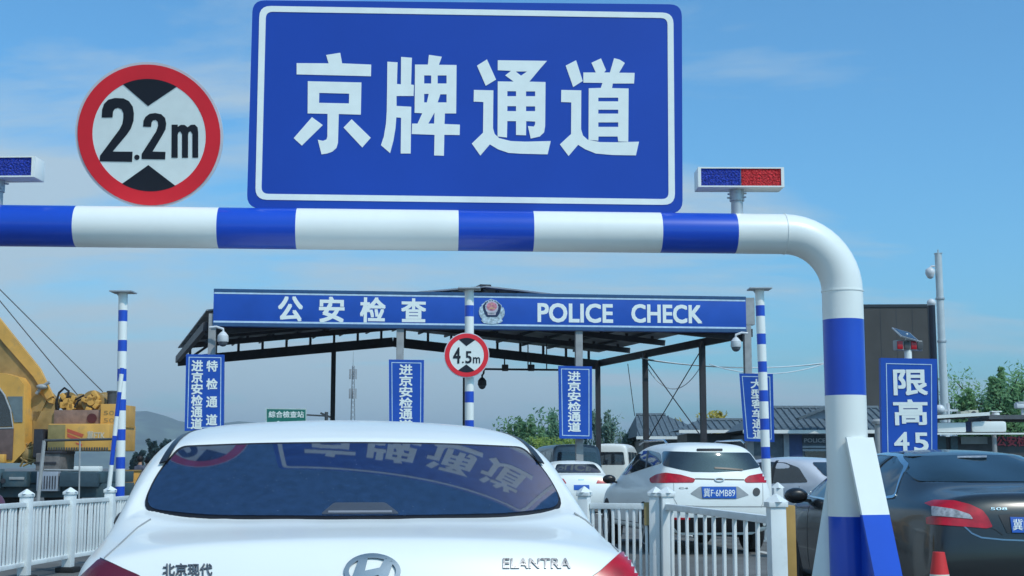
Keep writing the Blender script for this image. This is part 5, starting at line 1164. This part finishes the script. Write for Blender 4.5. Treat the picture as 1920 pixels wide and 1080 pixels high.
# counterweight
kb(185, 217, 757, 800, .1, 1.7, 'upper_weight', M_YEL)
cw = kb(97, 213, 795, 845, -.35, 1.9, 'counterweight', M_YEL, .04)
kb(98, 132, 797, 843, -.362, -.352, 'shaded_face', mat('shaded_olive', (.27, .21, .08), .55, vary=.15), .004, cw)  # shade of the counterweight's left face, painted on as a darker olive sheet
for q in ([(135, 804), (166, 815), (163, 821), (135, 811)], [(135, 813), (163, 824), (160, 829), (135, 820)], [(150, 830), (163, 833), (162, 837), (152, 833)]):
    kp(q, -.358, .006, 'red_stripe', mat('stripe_red', (.55, .10, .05), .5), cw)
a, b = kF(172, 824), kF(205, 809); link('lettering', upright(text2d('冀FTK', a[0], b[0], a[1], b[1], .015, .006), -.353), mat('faded_white', (.6, .52, .38), .6), cw)
mb = MB(); z = kF(150, 845)[1]
for i in range(24): x = kF(100 + i * 4.7, 845)[0]; mb.box(x, x + .04, -.37, -.354, z + .0, z + .09)
mb.to('hazard_teeth', M_DKGREY, cw)
for y0 in (770, 784):
    a, b = kF(192, y0 + 8), kF(212, y0); link('weight_lettering', upright(text2d('50', a[0], b[0], a[1], b[1], .0, .004), .096), M_OCH, ck)
# carrier
kb(-80, 202, 884, 905, -.5, 2.2, 'carrier_deck', M_SLATE); kb(-80, 205, 906, 932, -.4, 2.1, 'chassis', M_SLATE)
kb(-80, 24, 879, 915, -.85, -.52, 'tool_box', mat('box_slate', (.085, .14, .17), .5, vary=.15)); kb(26, 72, 884, 912, -.8, -.52, 'side_locker', M_SLATE); kb(40, 68, 894, 899, -.83, -.81, 'locker_handle', M_GREY, .005)
mb = MB(); c = kF(29, 901); mb.lathe([(.07, 0), (.07, -.02), (.01, -.02)], (c[0], -.81, c[1]), 'y', 12); mb.to('filler_cap', M_DARK, ck)
kb(130, 200, 886, 912, -.75, -.52, 'outrigger_box', mat('outrigger_slate', (.04, .07, .09), .5)); kb(150, 198, 874, 884, -.5, -.2, 'spare_rack', M_WHITE, .03)
kb(85, 130, 850, 882, -.7, .4, 'engine_hood', mat('hood_grey', (.17, .15, .14), .55, vary=.3, dirt=.5)); kb(100, 134, 846, 851, -.75, .3, 'hood_cover', M_DARK); kb(84, 124, 866, 870, -.73, -.705, 'hood_vent', M_DARK, .003)
kb(88, 128, 884, 920, -.75, -.52, 'radiator_frame', mat('radiator_pale', (.30, .33, .38), .5), .01)
mb = MB()
for i in range(7): a = kF(92 + i * 5, 916); b = kF(94.5 + i * 5, 892); mb.box(a[0], b[0], -.765, -.752, a[1], b[1])
mb.to('radiator_grille', M_DARK, ck)
mb = MB(); rnd = random.Random(4)
for k in range(16): c = kF(35 + rnd.random() * 34, 838 + rnd.random() * 30); mb.tube([(c[0], -.1, c[1]), (c[0] + rnd.uniform(-.2, .2), -.15, c[1] + rnd.uniform(-.25, .25)), (c[0] + rnd.uniform(-.3, .3), -.1, c[1] + rnd.uniform(-.2, .2))], .03, 6)
mb.ball((kF(52, 850)[0], .1, kF(52, 850)[1]), .3, n=12); mb.to('swivel_hoses', M_OCH, ck)
kb(72, 92, 805, 858, -.4, .2, 'exhaust_box', M_DARK)
for x in (-1.2, .3, 1.9):
    mb = MB(); mb.lathe([(.3, -.15), (.5, -.16), (.52, -.1), (.52, .1), (.5, .16), (.3, .15)], (x, .1, .52), 'y', 26); w_ = mb.to('wheel', M_RUB, ck)
    mb = MB(); mb.lathe([(.3, -.12), (.28, -.05), (.1, -.06), (.08, -.14), (.01, -.14)], (x, .1, .52), 'y', 20); mb.to('rim', M_SLATE, w_)
for (p0, p1) in (((-60, 497), (176, 732)), ((-60, 510), (128, 738))):
    a, b = kF(*p0), kF(*p1); mb = MB(); mb.tube([(a[0], .7, a[1]), (b[0], .7, b[1])], .016, 6); mb.to('hoist_cable', M_DKGREY, ck)
# guard rail in front of the crane
a = at(78, 925, 33); hr = thing('guard_rail', 'grey tubular handrail standing before the crane truck at left', 'handrail', (a.x, a.y, 0)); o = Vector((a.x, a.y, 0))
mb = MB(); P = [at(x, y, 33) - o for x, y in ((72, 930), (83, 826), (226, 823))]; mb.tube([P[0] * 1, P[1]], .045, 8); mb.to('rail_post', M_GREY, hr)
mb = MB(); mb.tube([P[1], P[2]], .03, 8); mb.to('top_rail', M_DKGREY, hr)
mb = MB(); q0, q1 = at(83, 881, 33) - o, at(148, 882, 33) - o; mb.tube([q0, q1], .022, 8); mb.to('mid_rail', M_GREY, hr)
for px in (150, 222): 
    mb = MB(); q0, q1 = at(px, 824, 33) - o, at(px - 2, 935, 33) - o; mb.tube([q0, q1], .02 if px == 150 else .035, 8); mb.to('rail_post', M_GREY, hr)
mb = MB(); q = P[0]; mb.cyl((q.x, q.y, 0), (q.x, q.y, q.z), .045, n=8); mb.to('rail_foot', M_GREY, hr)
# low dark car behind the left fence, only its roof seen
c = Car('maroon_hatchback', 'low dark maroon car half hidden behind the left fence', 'car', (at(25, 900, 24).x - .2, 23, 0), R(70), car_body(el_rear, el_secs, el_front, 4, 4, .07, .15, 2), mat('car_maroon', (.12, .03, .05), .3, coat=.6)); c.root.scale = (.95, .85, .82); std_sedan(c)
c.decal('rear_window', rounded([(-.70, 1.135), (.70, 1.135), (.55, 1.385), (-.55, 1.385)], .06), M_GLASS2, 'rear', .008, fit=True)

# ------------------------------------------------------------------ air
mb = MB(); mb.box(-5900, 5900, -290, 8900, -1, 160); hz_ = mb.to('haze', [], smooth=0)
hm = bpy.data.materials.new('haze'); hm.use_nodes = True; t = hm.node_tree; t.nodes.clear(); ho = N(t, 'ShaderNodeOutputMaterial'); pv = N(t, 'ShaderNodeVolumePrincipled')
pv.inputs['Density'].default_value = .0003; pv.inputs['Color'].default_value = (.78, .9, 1, 1); pv.inputs['Anisotropy'].default_value = .2; t.links.new(pv.outputs[0], ho.inputs['Volume'])
hz_.data.materials.clear(); hz_.data.materials.append(hm); hz_['kind'] = 'stuff'
